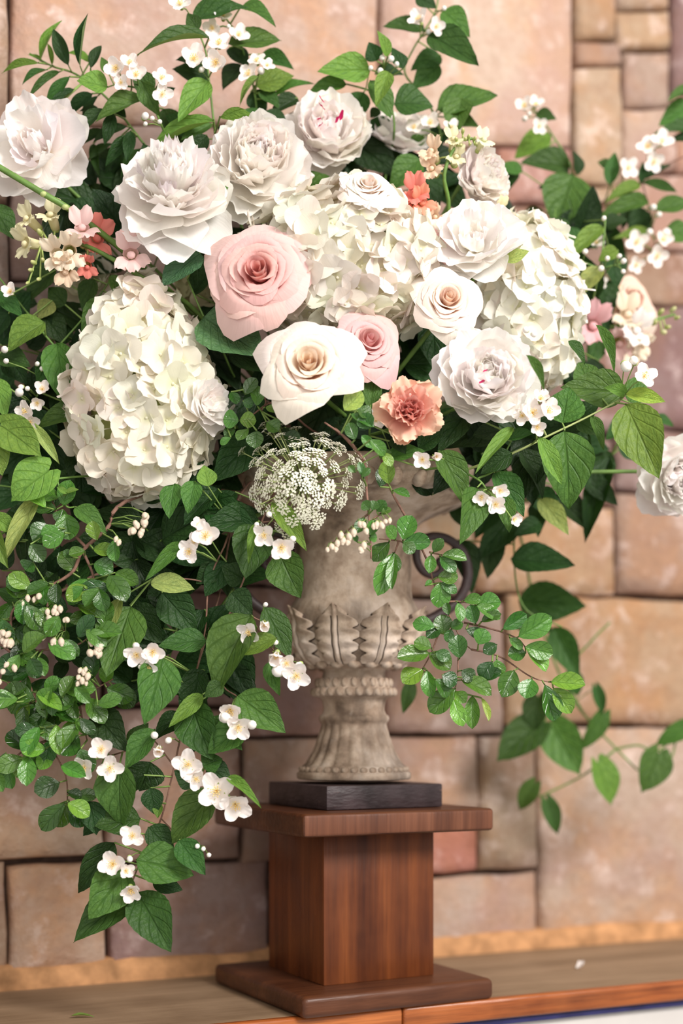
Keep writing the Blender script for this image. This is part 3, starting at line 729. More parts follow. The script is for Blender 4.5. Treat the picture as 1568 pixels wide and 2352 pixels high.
def snapdragon(label, pts, d, blooms, buds, seed):
    rr = random.Random(seed); W3 = [P(x, y, d+dd) for x, y, dd in pts]
    root = thing('snapdragon', label, 'snapdragon', W3[0], 'snapdragon stems'); inv = root.matrix_basis.inverted()
    path = smooth_path([MOUTH+Vector((rr.uniform(-.04, .04), .02, 0))]+W3, 5) if pts[0][0] > -50 else smooth_path(W3, 5)
    mb = MB(); mb.tube([inv @ q for q in path], .0034, .0014, 6); link('stem', mb.build('stem', M_STEM), root)
    sm = smooth_path(W3, 8); mbp = MB()
    for x, y, dd, s, fx, fz, c in blooms:
        M = facing(x, y, d+dd, fx, fz, rr.uniform(-.4, .4)); R = s*.80/F*d
        link('blossom', rr.choice(SM), root, inv @ M @ Matrix.Scale(R, 4), c)
        b = M @ Vector((0, 0, -.85*R)); near = min(sm, key=lambda q: (q-b).length)
        mbp.tube([inv @ near, inv @ near.lerp(b, .6)+Vector((0, 0, .002)), inv @ b], .0012, .0012, 4); 
        G_ = Matrix.Translation(b)
        mbp.ball(tuple(inv @ b), (.0045, .0045, .0045), None, 5, 6)
    for x, y, dd, s, fx, fz, c in buds:
        M = facing(x, y, d+dd, fx, fz); R = s/2/F*d
        link('bud', SB, root, inv @ M @ Matrix.Scale(R*1.6, 4), c)
        b = M @ Vector((0, 0, 0)); near = min(sm, key=lambda q: (q-b).length); mbp.tube([inv @ near, inv @ b], .001, .001, 4)
    if mbp.v: link('pedicels', mbp.build('pedicels', M_CALYX), root)['kind'] = 'stuff'
PK = (.85, .60, .57); COR = (.84, .27, .22); YEL = (.82, .76, .50); CRM = (.88, .76, .60); PEA = (.86, .66, .48); LIM = (.42, .50, .16)
snapdragon('pale yellow and pink snapdragon spike with one coral bloom at the left', [(470, 735, .06), (330, 640, 0), (215, 572, 0), (130, 548, .01), (95, 560, .01)], 1.46,
  [(62, 500, 0, 56, -.7, .5, YEL), (118, 492, 0, 58, -.1, .7, YEL), (58, 556, 0, 62, -.9, -.1, YEL), (188, 522, -.01, 74, .1, .6, PK), (222, 545, .012, 78, .6, .2, COR), (128, 582, -.01, 66, -.2, -.2, CRM), (160, 575, -.012, 70, .2, -.3, CRM), (150, 620, -.005, 60, -.1, -.5, PEA), (300, 582, -.02, 78, .1, .1, PK), (200, 610, .0, 46, .2, -.5, COR)],
  [(92, 640, 0, 20, -.3, -.5, LIM), (75, 620, 0, 20, -.5, -.3, LIM), (66, 648, 0, 16, -.4, -.7, LIM), (82, 605, 0, 22, -.5, 0, LIM), (100, 600, 0, 22, 0, 0, LIM), (95, 540, -.01, 24, -.3, .5, LIM)], 1)
snapdragon('peach snapdragon spike with round green tip buds beside the sideways peony', [(1010, 620, .05), (1030, 480, .02), (1020, 400, 0), (1050, 330, 0), (1085, 318, 0)], 1.50,
  [(990, 385, 0, 50, -.4, .1, PEA), (992, 345, 0, 52, -.4, .4, PEA), (1040, 318, 0, 44, 0, .6, YEL), (998, 497, 0, 46, -.2, .2, PEA), (1048, 358, 0, 44, .1, .3, YEL), (1110, 320, .01, 44, .4, .6, (.80, .80, .56)), (1150, 480, .03, 46, .7, .1, YEL)],
  [(1062, 306, -.005, 17, 0, .6, LIM), (1075, 318, -.005, 16, .1, .4, LIM), (1088, 322, -.005, 16, .3, .3, LIM), (1068, 322, -.008, 17, 0, 0, LIM), (1078, 332, -.006, 15, .1, -.2, LIM), (1048, 322, -.005, 18, -.2, 0, LIM), (1090, 332, -.004, 14, .4, -.1, LIM), (1058, 334, -.008, 17, -.1, -.3, LIM)], 2)
snapdragon('coral snapdragon bloom glowing alone beside the top white rose', [(985, 640, .05), (970, 540, .02), (958, 480, 0)], 1.50,
  [(952, 440, -.01, 66, -.1, .3, COR), (968, 462, -.012, 58, .2, -.1, (.86, .36, .24)), (940, 470, -.008, 48, -.3, -.2, COR)], [], 3)
snapdragon('blurred pink and cream snapdragon reaching right past the hydrangea', [(1240, 800, .05), (1320, 762, .02), (1410, 750, 0), (1490, 738, 0), (1550, 722, 0)], 1.66,
  [(1362, 745, -.02, 82, .1, .1, (.86, .50, .52)), (1440, 720, 0, 74, .1, .4, CRM), (1462, 755, -.01, 70, .3, 0, WHITE), (1422, 785, 0, 64, .0, -.4, PK), (1455, 805, 0, 54, .2, -.5, CRM), (1478, 790, 0, 44, .4, -.4, CRM), (1405, 690, .02, 60, 0, .6, PEA)],
  [(1498, 745, 0, 24, .4, .2, LIM), (1512, 722, 0, 24, .5, .5, LIM), (1528, 752, 0, 22, .5, -.2, LIM), (1540, 715, 0, 22, .6, .4, (.62, .66, .34)), (1550, 732, 0, 18, .7, .1, LIM), (1520, 762, 0, 26, .2, -.4, (.7, .72, .45))], 4)
# long bare stems crossing the left side
t = thing('flower_stem', 'long bare green flower stem slanting in from the left edge across the foliage', 'stem', P(-40, 360, 1.46)); inv = t.matrix_basis.inverted()
mb = MB(); mb.tube([inv @ q for q in smooth_path([P(-40, 360, 1.44), P(0, 385, 1.44), P(100, 445, 1.445), P(180, 495, 1.46), P(330, 615, 1.50), P(470, 745, 1.55), MOUTH], 4)], .0032, .0034, 7); link('stalk', mb.build('stalk', M_STEM), t)
for x, y in ((100, 446), (150, 476)):
    mb = MB(); mb.ball((0, 0, 0), (.0042, .0042, .003), None, 5, 8); link('node', mb.build('node', M_STEMY), t, inv @ Matrix.Translation(P(x, y, 1.4445)))
# ------------------------------------------------------------------ queen anne's lace
def umbellet(seed):
    rr = random.Random(seed); mb = MB()
    for i in range(24):
        r = math.sqrt((i+.5)/24); a = i*2.39996+rr.uniform(-.2, .2); c = Vector((r*math.cos(a)*.9, r*math.sin(a)*.9, .30*(1-r*r)+rr.uniform(-.06, .06)))
        for q in range(5):
            b = a+q*2*math.pi/5; x, y = math.cos(b), math.sin(b); k = len(mb.v); s = .15*rr.uniform(.8, 1.2)
            pv = [c, c+Vector((x*s*.7-y*s*.45, y*s*.7+x*s*.45, .03)), c+Vector((x*s*1.15, y*s*1.15, .0)), c+Vector((x*s*.7+y*s*.45, y*s*.7-x*s*.45, .03))]
            mb.v += [list(v) for v in pv]; mb.uv += [[0, 0]]*4; mb.f.append((k, k+1, k+2, k+3)); mb.mi.append(0)
        if i % 3 == 0: mb.tube([(0, 0, -.75), tuple(c*.8)], .02, .015, 3, 1, False)
    return mb.build('umbellet', [M_LACE, M_STEMY], False)
UM = [umbellet(q) for q in range(4)]
qd = 1.40
root = thing('queen_annes_lace', 'rounded cream lace flower head with dozens of tiny clusters hanging over the urn', 'flower', None, None, facing(694, 1105, qd+.055, -.05, .05))
rr = random.Random(8); mb = MB(); k_ = qd/F
for i in range(84):
    r = math.sqrt((i+.6)/84); a = i*2.39996+rr.uniform(-.12, .12); wob = 1+.16*math.sin(a*3+1)+rr.uniform(-.10, .10)
    x = r*math.cos(a)*143*wob; y = r*math.sin(a)*131*wob
    z = 165*math.sqrt(max(.0, 1-.86*r*r))-50+rr.uniform(-22, 22)
    c = Vector((x*k_, y*k_, z*k_)); nrm = Vector((x*1.1+rr.uniform(-15, 15), y*1.1+38, 75)).normalized()
    link('umbellet', rr.choice(UM), root, Matrix.Translation(c) @ nrm.to_track_quat('Z', 'Y').to_matrix().to_4x4() @ Matrix.Scale((19+rr.uniform(-4, 4))*k_, 4))
    mb.tube([(0, 0, -.012), tuple(c*.5+Vector((0, 0, -.006))), tuple(c-nrm*8*k_)], .0008, .0006, 4)
link('rays', mb.build('rays', M_STEMY), root)['kind'] = 'stuff'; flower_stem(root, .0026)

# ------------------------------------------------------------------ branches: stems, leaves, blossoms, buds
def mock_mesh(seed, openang):
    rr = random.Random(seed); mb = MB()
    for q in range(4):
        G, UV = petal_grid(L=1, Wd=.94, cup=.55, cross=.12, ruffle=.05, notch=.018, point=0, seed=seed*7+q, nu=15, nt_=11, base=.26, rnd=.52, wide=.50, oval=True)
        Rm = Matrix.Rotation(q*math.pi/2+rr.uniform(-.1, .1), 3, 'Z') @ Matrix.Rotation(math.pi/2-openang-rr.uniform(-.15, .2), 3, 'X')
        mb.grid(G @ np.array(Rm).T+np.array((0, 0, .01*q)), UV)
    return mb.build('blossom', M_MOCK)
BLO = [mock_mesh(1, 1.35), mock_mesh(2, 1.2), mock_mesh(3, 1.05)]; BLC = [mock_mesh(4, .62), mock_mesh(5, .45)]
mb = MB(); rr = random.Random(5)
for q in range(17):
    a = q*2.4; r = .34*math.sqrt(q/17); e = Vector((r*math.cos(a), r*math.sin(a), .42+rr.uniform(-.08, .06)))
    mb.tube([(0, 0, .03), tuple(e*.6), tuple(e)], .016, .012, 3, 0, False); mb.ball(tuple(e), (.048, .04, .06), None, 4, 5)
STAM = mb.build('stamens', M_ANTHER)
mb = MB()
for q in range(4):
    G, UV = petal_grid(L=.46, Wd=.36, cup=.5, cross=.1, ruffle=.02, notch=0, point=.25, seed=q, nu=5, nt_=5, rnd=.8)
    mb.grid(G @ np.array(Matrix.Rotation(q*math.pi/2+.78, 3, 'Z') @ Matrix.Rotation(.5, 3, 'X')).T+np.array((0, 0, -.20)), UV)
mb.ball((0, 0, -.24), (.2, .2, .22), None, 5, 8); CALX = mb.build('calyx', M_CALYX)
mb = MB(); mb.ball((0, 0, .5), (.46, .46, .52), None, 8, 10); mb.ball((0, 0, .02), (.34, .34, .34), None, 5, 8, 1); BUD = mb.build('bud', [M_BUDW, M_CALYX])
mb = MB(); mb.ball((0, 0, .55), (.42, .42, .56), None, 7, 8); mb.ball((0, 0, 1.08), (.22, .22, .14), None, 4, 8); mb.ball((0, 0, .05), (.26, .26, .2), None, 4, 6, 1); BELL = mb.build('bell_flower', [M_BELL, M_CALYX])

def branch(name, label, cat, group, d, stems, leaves, blossoms=(), buds=(), bells=(), kind='ovate', seed=1, woody=0, r=(.0016, .0009), root_to_urn=True, tipdrop=.25, jitter=.012, smat=None, link_max=.075):
    """stems: polylines of (px, py[, depth offset]); leaves: (base px, tip px, width px, shade[, depth offset[, kind]])"""
    rr = random.Random(seed); paths = []
    for si, st in enumerate(stems):
        pts = [P(p[0], p[1], d+(.03 if woody and name.startswith('mock') else .012)+(p[2] if len(p) > 2 else 0)) for p in st]
        if si == 0 and root_to_urn: pts = [MOUTH+Vector((rr.uniform(-.07, .07), rr.uniform(-.02, .04), rr.uniform(-.01, .015)))]+pts
        paths.append(smooth_path(pts, 6))
    if woody and name.startswith('mock'): r = (.0012, .0008)
    base = paths[0][0]
    root = thing(name, label, cat, base, group); inv = root.matrix_basis.inverted()
    for si, pa in enumerate(paths):
        mb = MB(); mb.tube([inv @ q for q in pa], r[0] if si == 0 else r[0]*.75, r[1], 6)
        link('stem', mb.build('stem', smat or (M_TWIG if woody else M_STEM)), root)
    allp = [q for pa in paths for q in pa]; tw = MB()
    def tie(b, rad=.0008, sag=.0):
        near = min(allp, key=lambda q: (q-b).length)
        if .002 < (near-b).length < link_max:
            mid = near.lerp(b, .55)+Vector((0, 0, sag)); tw.tube([inv @ near, inv @ mid, inv @ b], rad*1.15, rad, 4, 0, False)
    for lf in leaves:
        bx, by, tx, ty, w, sh = lf[:6]; dd = lf[6] if len(lf) > 6 else 0; kd = lf[7] if len(lf) > 7 else kind
        db = d+dd+rr.uniform(-jitter, jitter); B = P(bx, by, db)
        ln = math.hypot(tx-bx, ty-by)/F*db
        T = P(tx, ty, db-ln*rr.uniform(-.15, tipdrop*2))
        place_leaf(root, inv, kd, B, T, w*1.06, db, sh, rr); tie(B, .0009)
    for bl in blossoms:
        x, y, s = bl[:3]; fx, fz = bl[3:5] if len(bl) > 4 else (rr.uniform(-.35, .35), rr.uniform(-.35, .3)); dd = bl[5] if len(bl) > 5 else -.018
        cl = len(bl) > 6
        M = facing(x, y, d+dd, fx, fz, rr.uniform(0, 1.5)); R = s/2/F*d*1.2
        bo = link('blossom', rr.choice(BLC if cl else BLO), root, inv @ M @ Matrix.Scale(R*(1.25 if cl else 1), 4), (.93, .87, .835))
        link('stamens', STAM, bo, Matrix.Scale(.8, 4)); link('calyx', CALX, bo); tie(M @ Vector((0, 0, -.2*R)), .0008, .003)
    for bd in buds:
        x, y, s = bd[:3]; M = facing(x, y, d-.015+(bd[3] if len(bd) > 3 else 0), rr.uniform(-.6, .6), rr.uniform(-.8, .4))
        link('bud', BUD, root, inv @ M @ Matrix.Scale(s/F*d, 4)); tie(M @ Vector((0, 0, 0)), .0006, .002)
    for bd in bells:
        x, y, s = bd[:3]; M = facing(x, y, d-.012+(bd[3] if len(bd) > 3 else 0), rr.uniform(-.5, .5), rr.uniform(-2.2, -.6))
        link('bell_flower', BELL, root, inv @ M @ Matrix.Scale(s*1.25/F*d, 4)); tie(M @ Vector((0, 0, 0)), .0005, .003)
    if tw.v: link('side_twigs', tw.build('side_twigs', M_STEMT), root)['kind'] = 'stuff'
    return root
MO = 'mock orange branches'; mo = lambda label, *a, **k: branch('mock_orange_branch', label, 'branch', MO, *a, **k)
exec_order = []
mo('mock orange branch with three open blossoms rising above the domed crown peony', 1.52,
   [[(515, 420, .05), (497, 330), (490, 275), (484, 220), (478, 170), (470, 110), (440, 40)]],
   [(478, 185, 408, 278, 62, 3, -.02), (490, 275, 315, 350, 44, 3, -.02), (485, 285, 415, 322, 42, 2), (480, 85, 315, 100, 50, 1), (440, 45, 568, 12, 62, 1, .02), (480, 180, 395, 158, 52, 0, .03), (505, 268, 634, 305, 40, 3, -.015), (476, 150, 405, 130, 40, 0, .03), (455, 70, 430, 30, 36, 1)],
   [(444, 137, 62), (503, 102, 52, .0, .3), (497, 145, 58), (415, 12, 50, -.1, .3)], [(460, 163, 14), (480, 118, 15), (425, 330, 12)], seed=41)
mo('mock orange branch with small blossoms at the top edge, left of the bare stone', 1.55,
   [[(600, 420, .05), (592, 300, .01), (585, 215), (568, 150), (545, 80), (520, 45)]],
   [(553, 15, 633, 48, 48, 2), (525, 100, 646, 90, 62, 2), (600, 125, 675, 157, 42, 1, .02), (586, 196, 675, 172, 62, 3), (575, 212, 612, 256, 52, 0, .02), (593, 175, 546, 237, 20, 3, -.02), (598, 212, 642, 248, 42, 1), (632, 218, 715, 182, 37, 2, .02), (684, 225, 620, 258, 46, 0, .02), (560, 150, 508, 198, 62, 0, .02), (525, 110, 572, 152, 52, 0, .02), (600, 250, 560, 290, 48, 1), (610, 255, 660, 290, 44, 0), (520, 30, 470, 5, 44, 1, .02)],
   [(512, 38, 48, .0, .4), (489, 65, 42, -.3, -.3), (547, 82, 46, .4, .1), (590, 142, 40, -.2, .5), (572, 172, 48, -.4, .2), (613, 152, 34, .3, .3)], [(527, 60, 11), (598, 166, 18), (533, 72, 11)], seed=42)
mo('mock orange branch with a blossom cluster above the dark foliage, upper left', 1.51,
   [[(430, 420, .05), (392, 340), (352, 245), (320, 205), (262, 195)]],
   [(247, 200, 177, 183, 60, 3, -.01), (335, 228, 216, 265, 52, 2), (325, 188, 364, 265, 44, 2, -.01), (380, 345, 437, 380, 48, 2), (475, 310, 432, 378, 42, 0), (350, 215, 300, 160, 52, 1, .02), (355, 240, 402, 200, 46, 0, .03), (375, 250, 422, 335, 54, 1, .02), (300, 215, 250, 258, 42, 0, .03), (440, 300, 380, 265, 55, 1, .03), (250, 170, 232, 130, 24, 2)],
   [(268, 158, 52), (312, 174, 50), (298, 148, 44, .0, .3), (278, 190, 34, 0, -.3), (370, 182, 46, .4, .3), (372, 216, 46, .3, -.5)], [(330, 272, 18), (348, 272, 12), (366, 281, 12), (332, 287, 11), (428, 330, 11)], seed=43)
branch('narrow_leaf_sprig', 'sprig of slim leathery leaves pointing to the upper left corner', 'branch', None, 1.53,
   [[(420, 450, .03), (330, 330), (245, 225), (175, 171), (120, 152), (68, 123)]],
   [(88, 144, 0, 160, 22, 3), (92, 140, 134, 42, 18, 3), (157, 150, 122, 66, 32, 0), (184, 152, 198, 30, 22, 0), (208, 157, 231, 99, 24, 0), (206, 143, 152, 115, 26, 3), (108, 160, 48, 187, 17, 1), (137, 165, 66, 219, 20, 1), (160, 176, 103, 246, 28, 1), (170, 205, 105, 268, 24, 0), (130, 245, 107, 290, 22, 0), (212, 215, 153, 263, 34, 0), (225, 220, 188, 275, 26, 0),
    (120, 150, 110, 95, 12, 3), (100, 146, 66, 122, 10, 3), (240, 250, 180, 300, 30, 0), (260, 260, 240, 330, 30, 0), (290, 290, 210, 320, 30, 0), (300, 300, 290, 370, 28, 0), (310, 310, 240, 375, 30, 0), (330, 330, 350, 400, 28, 0), (340, 340, 270, 400, 26, 1), (350, 350, 300, 430, 26, 0), (380, 390, 350, 460, 30, 0), (250, 230, 290, 270, 28, 0), (240, 300, 180, 330, 26, 0, .02), (260, 330, 200, 370, 24, 1, .02), (275, 350, 240, 420, 24, 0, .02), (230, 260, 180, 250, 28, 0, .02), (300, 380, 260, 450, 26, 0, .02), (215, 330, 225, 400, 22, 1, .02)],
   kind='lance', seed=44, jitter=.018)
mo('mock orange sprig of broad leaves and round buds over the flecked peony', 1.56,
   [[(880, 430, .05), (905, 300), (893, 225), (880, 170), (882, 130)], [(893, 225), (840, 205), (795, 193)]],
   [(795, 193, 698, 216, 44, 2), (850, 160, 730, 162, 70, 3, -.01), (890, 130, 870, 68, 30, 3, -.01), (865, 140, 847, 97, 42, 0), (925, 158, 900, 108, 38, 0), (893, 165, 863, 240, 40, 3, -.03), (850, 185, 899, 272, 66, 2, -.01), (905, 238, 995, 236, 84, 1), (835, 212, 803, 284, 54, 1), (860, 170, 928, 165, 38, 0, .01), (870, 250, 850, 270, 30, 0, .02)],
   [], [(880, 135, 13), (897, 136, 16), (875, 164, 15), (912, 152, 12), (850, 158, 12)], seed=45)
mo('mock orange branch reaching the top edge with large round leaves', 1.60,
   [[(940, 450, .05), (1010, 330), (985, 240), (930, 170), (945, 120), (975, 70), (1000, 25), (1010, -30)]],
   [(975, 70, 880, 57, 50, 1), (985, 78, 1099, 149, 78, 1), (1012, 128, 943, 160, 56, 1), (1010, 150, 945, 205, 54, 1), (1015, 25, 1080, 77, 58, 2), (955, -8, 1002, 14, 42, 0), (1003, 252, 1142, 218, 84, 2), (1060, 225, 1040, 312, 66, 2, -.015), (965, 365, 893, 432, 68, 2, -.02), (970, 310, 945, 345, 36, 2), (690, 440, 756, 402, 58, 2, -.04), (1030, 270, 1100, 290, 40, 1, .02)],
   [(963, 48, 50, -.5, .3), (1000, 62, 40, .3, -.3), (988, 285, 46, -.2, .3), (1036, 296, 40, .3, .4), (950, 295, 40, 0, .3)], [(981, 76, 13), (1020, 20, 12)], seed=46)
mo('blurred mock orange branch with one very large leaf below a white bud cluster, upper right', 1.70,
   [[(1180, 640, .0), (1260, 520), (1312, 400), (1268, 310), (1232, 262)]],
   [(1230, 262, 1278, 273, 32, 1), (1265, 310, 1180, 362, 60, 3, -.01), (1308, 385, 1201, 365, 68, 1), (1315, 400, 1275, 524, 110, 2, -.01), (1180, 393, 1150, 452, 47, 0), (1200, 395, 1135, 385, 37, 2), (1330, 400, 1316, 345, 40, 0), (1300, 430, 1235, 430, 46, 0, .03), (1240, 480, 1200, 520, 38, 1, .03)],
   [(1204, 246, 42, -.3, .3), (1228, 243, 40, .2, .4), (1237, 290, 36, .2, -.4)], [(1203, 275, 14), (1216, 262, 12)], seed=47)
mo('blurred mock orange branch on a red-brown twig spreading to the right edge', 1.72,
   [[(1190, 600, 0), (1270, 545), (1390, 460), (1475, 420), (1505, 392), (1580, 355)], [(1475, 420), (1490, 480), (1500, 540), (1508, 590)], [(1475, 420), (1490, 370), (1500, 335)]],
   [(1590, 200, 1533, 230, 34, 2), (1590, 240, 1512, 288, 56, 2), (1600, 290, 1500, 306, 40, 1), (1600, 320, 1535, 318, 30, 0), (1400, 425, 1412, 345, 34, 1), (1400, 380, 1372, 372, 26, 1), (1476, 410, 1542, 374, 24, 0), (1475, 420, 1556, 440, 30, 1), (1470, 425, 1390, 458, 34, 3, -.01), (1487, 460, 1370, 498, 44, 2), (1505, 482, 1590, 465, 54, 2), (1527, 530, 1600, 545, 54, 2), (1497, 535, 1405, 548, 28, 3), (1480, 480, 1440, 560, 50, 0, .03), (1470, 500, 1500, 530, 40, 1, .03), (1450, 440, 1430, 520, 46, 0, .04), (1400, 500, 1340, 520, 50, 0, .04), (1380, 520, 1440, 600, 46, 0, .05), (1470, 420, 1478, 370, 20, 0)],
   [(1488, 340, 50, -.3, .4), (1517, 328, 52, .2, .3), (1500, 372, 44, 0, -.5), (1441, 386, 46, .3, -.3), (1462, 558, 50, -.2, 0), (1520, 552, 48, .3, .1), (1508, 588, 46, 0, -.5), (1460, 608, 36, 0, -.5)], [(1495, 478, 16), (1508, 496, 14), (1494, 535, 17), (1530, 538, 17)], seed=48, woody=1, link_max=.08)
mo('bright lime mock orange sprig with tiny green buds right of the tall hydrangea', 1.60,
   [[(1190, 660, .02), (1290, 590), (1330, 600), (1378, 614), (1425, 606)], [(1378, 614), (1385, 560), (1390, 505)]],
   [(1385, 520, 1303, 592, 44, 3), (1418, 573, 1373, 598, 36, 3), (1383, 615, 1316, 682, 42, 4), (1350, 640, 1310, 770, 60, 0, .06), (1380, 640, 1400, 730, 60, 0, .07), (1330, 560, 1290, 520, 40, 1, .05), (1400, 580, 1420, 660, 60, 0, .08), (1340, 690, 1400, 760, 60, 0, .08), (1350, 740, 1310, 800, 50, 0, .07), (1390, 520, 1440, 500, 50, 0, .08), (1300, 540, 1260, 500, 44, 1, .05), (1380, 760, 1350, 850, 50, 1, .08), (1330, 510, 1370, 570, 50, 0, .08)],
   [(1370, 560, 40, -.2, .4, .03), (1380, 650, 30, 0, 0, .04)], [(1305, 586, 14), (1345, 577, 14), (1378, 617, 15), (1395, 597, 12), (1418, 590, 12), (1427, 602, 14), (1430, 622, 12), (1385, 505, 12)], seed=49)
mo('mock orange branch on a pale straight stem with heavily veined leaves, right side front', 1.44,
   [[(1010, 1085, .04), (1120, 1062), (1190, 1035), (1255, 1003), (1340, 962), (1426, 917)], [(1255, 1003, .01), (1235, 960, .0), (1225, 930, 0)]],
   [(1435, 902, 1288, 888, 90, 2, .035), (1440, 903, 1390, 888, 30, 3), (1437, 905, 1529, 922, 38, (.24, .33, .055)), (1437, 928, 1513, 1098, 108, 3, -.005, 'ovate'), (1291, 972, 1306, 888, 92, 2, .015), (1296, 990, 1310, 1168, 116, 2, -.005), (1237, 1005, 1291, 1114, 42, 3, -.02), (1195, 1035, 1256, 1140, 66, 0, .03), (1325, 965, 1380, 1000, 50, 1, .04), (1358, 955, 1386, 1034, 28, 2, .02), (1305, 782, 1347, 832, 28, 1, .02), (1368, 745, 1417, 850, 28, 2, -.03), (1208, 815, 1254, 892, 24, 2, -.06), (1350, 880, 1330, 830, 60, 2, .05), (1445, 925, 1475, 860, 60, 2, .06)],
   [(1222, 950, 60, .1, .1), (1255, 945, 58, .4, .1), (1240, 918, 44, .2, .5), (1200, 955, 46, -.3, -.1), (1232, 980, 40, .2, -.5), (1478, 866, 56, .2, .2)], [(1433, 836, 28), (1457, 834, 22), (1210, 760, 16, -.04), (1222, 768, 14, -.04)], seed=50, smat=M_STEMY, tipdrop=.15)
mo('mock orange sprig with three nodding blossoms low right beside the urn rim', 1.43,
   [[(940, 1080, .05), (1030, 1075, .02), (1095, 1100), (1118, 1125)], [(1095, 1100), (1140, 1075), (1180, 1000)]],
   [(1008, 1035, 1078, 1162, 70, 2, -.01), (1135, 1085, 1207, 1180, 62, 1, .01), (1095, 1120, 1065, 1242, 72, 2, -.005), (1160, 1140, 1169, 1222, 42, 2), (1178, 982, 1091, 1084, 32, 3, -.01), (1175, 1040, 1103, 1088, 52, 0, .01), (1165, 1010, 1232, 992, 34, 1), (1070, 950, 1008, 1032, 56, 0, .02), (1010, 1020, 1060, 960, 50, 0, .03), (890, 1050, 977, 1034, 42, 2, 0), (1150, 990, 1085, 1000, 50, 0, .03), (1110, 1190, 1060, 1180, 50, 0, .04)],
   [(1105, 1140, 42, -.2, -.6), (1147, 1126, 40, .3, -.5), (1137, 1158, 48, .1, -.4), (1178, 1192, 36, .8, -.5), (970, 1055, 44, -.2, -.4), (998, 1048, 28, .4, -.3, -.018, 1), (865, 965, 50, -.2, 0, .03)], [], seed=51)
branch('dark_leaf_spray', 'dark blurred leaves hanging behind the right veined leaves against the stone wall', 'foliage', None, 1.64,
   [[(1080, 1090, 0), (1200, 1100), (1300, 1110), (1400, 1050)], [(1200, 1100), (1180, 1250), (1200, 1390), (1290, 1440)]],
   [(1240, 1145, 1306, 1227, 52, 4, -.06), (1275, 1135, 1360, 1217, 58, 0), (1400, 1050, 1338, 1242, 54, 0), (1390, 1030, 1350, 1150, 64, 0), (1173, 1285, 1320, 1298, 78, 0), (1235, 1150, 1235, 1230, 44, 0), (1190, 1380, 1346, 1392, 92, 1, .1), (1270, 1440, 1330, 1562, 62, 1, .1), (1180, 1420, 1270, 1450, 60, 1, .1), (1150, 1150, 1090, 1230, 64, 0), (1130, 1210, 1120, 1330, 60, 0), (1180, 1180, 1100, 1280, 70, 0), (1220, 1130, 1290, 1180, 60, 0), (1330, 1090, 1420, 1160, 50, 0), (1310, 1020, 1400, 1030, 60, 0), (1420, 1020, 1490, 1050, 50, 0), (1450, 960, 1390, 1010, 50, 1), (1500, 960, 1550, 975, 26, 1), (1050, 1240, 1090, 1360, 70, 0), (1040, 1150, 1090, 1220, 60, 0), (945, 1560, 925, 1640, 34, 1), (1240, 1200, 1180, 1230, 44, 0)],
   seed=52, link_max=.08)
HV = 'trailing vines'
branch('heart_leaf_vine', 'blurred vine of heart-shaped leaves trailing low on the right in front of the wall', 'vine', HV, 1.80,
   [[(1150, 1150, -.1), (1230, 1400), (1290, 1560), (1340, 1640), (1415, 1720), (1465, 1770)], [(1415, 1720), (1340, 1780), (1240, 1830)], [(1415, 1720), (1465, 1712), (1515, 1722), (1590, 1640)], [(1515, 1722), (1540, 1740), (1552, 1700)], [(1340, 1640), (1300, 1550), (1360, 1470), (1400, 1430)]],
   [(1237, 1664, 1140, 1747, 84, 1), (1265, 1665, 1332, 1780, 88, 2), (1368, 1578, 1386, 1642, 28, 1), (1383, 1640, 1333, 1727, 44, 2), (1512, 1730, 1477, 1820, 76, 2), (1372, 1752, 1406, 1850, 68, 3), (1590, 1665, 1502, 1712, 44, 2), (1228, 1800, 1190, 1862, 44, 2), (1255, 1838, 1283, 1917, 40, 1), (1235, 1600, 1225, 1680, 60, 1), (1310, 1545, 1330, 1600, 40, 1)], kind='heart', seed=53, r=(.0022, .0012), link_max=.08, tipdrop=.1)
# left cascade
mo('mock orange branch with pale-backed leaves around three blossoms, middle left above the cascade', 1.43,
   [[(600, 1090, .06), (515, 1255, 0), (480, 1340), (472, 1440), (455, 1525), (440, 1600)], [(480, 1340), (430, 1330), (350, 1330)]],
   [(595, 1195, 468, 1202, 74, 0, .03), (400, 1110, 387, 1190, 54, 2), (447, 1105, 430, 1178, 48, 2), (478, 1117, 468, 1068, 46, 3), (500, 1122, 420, 1204, 64, 0, .02), (415, 1247, 334, 1332, 32, 2), (346, 1338, 447, 1352, 54, 4, -.01), (276, 1374, 247, 1458, 32, 4), (300, 1393, 243, 1552, 114, 2, .01), (298, 1390, 372, 1478, 76, 0, .03), (372, 1362, 452, 1452, 84, 0, .02), (473, 1470, 363, 1482, 64, 1, .01), (455, 1545, 440, 1645, 74, 0, .03), (470, 1540, 410, 1620, 60, 0, .03), (500, 1300, 450, 1340, 50, 0, .03), (520, 1290, 470, 1370, 60, 0, .03), (470, 1400, 440, 1470, 50, 0, .03), (380, 1360, 330, 1400, 50, 0, .03)],
   [(472, 1232, 66, .05, .05), (436, 1267, 54, -.3, -.2), (457, 1207, 36, -.1, .4), (448, 1245, 40, -.5, .1)], [], seed=54, woody=1)
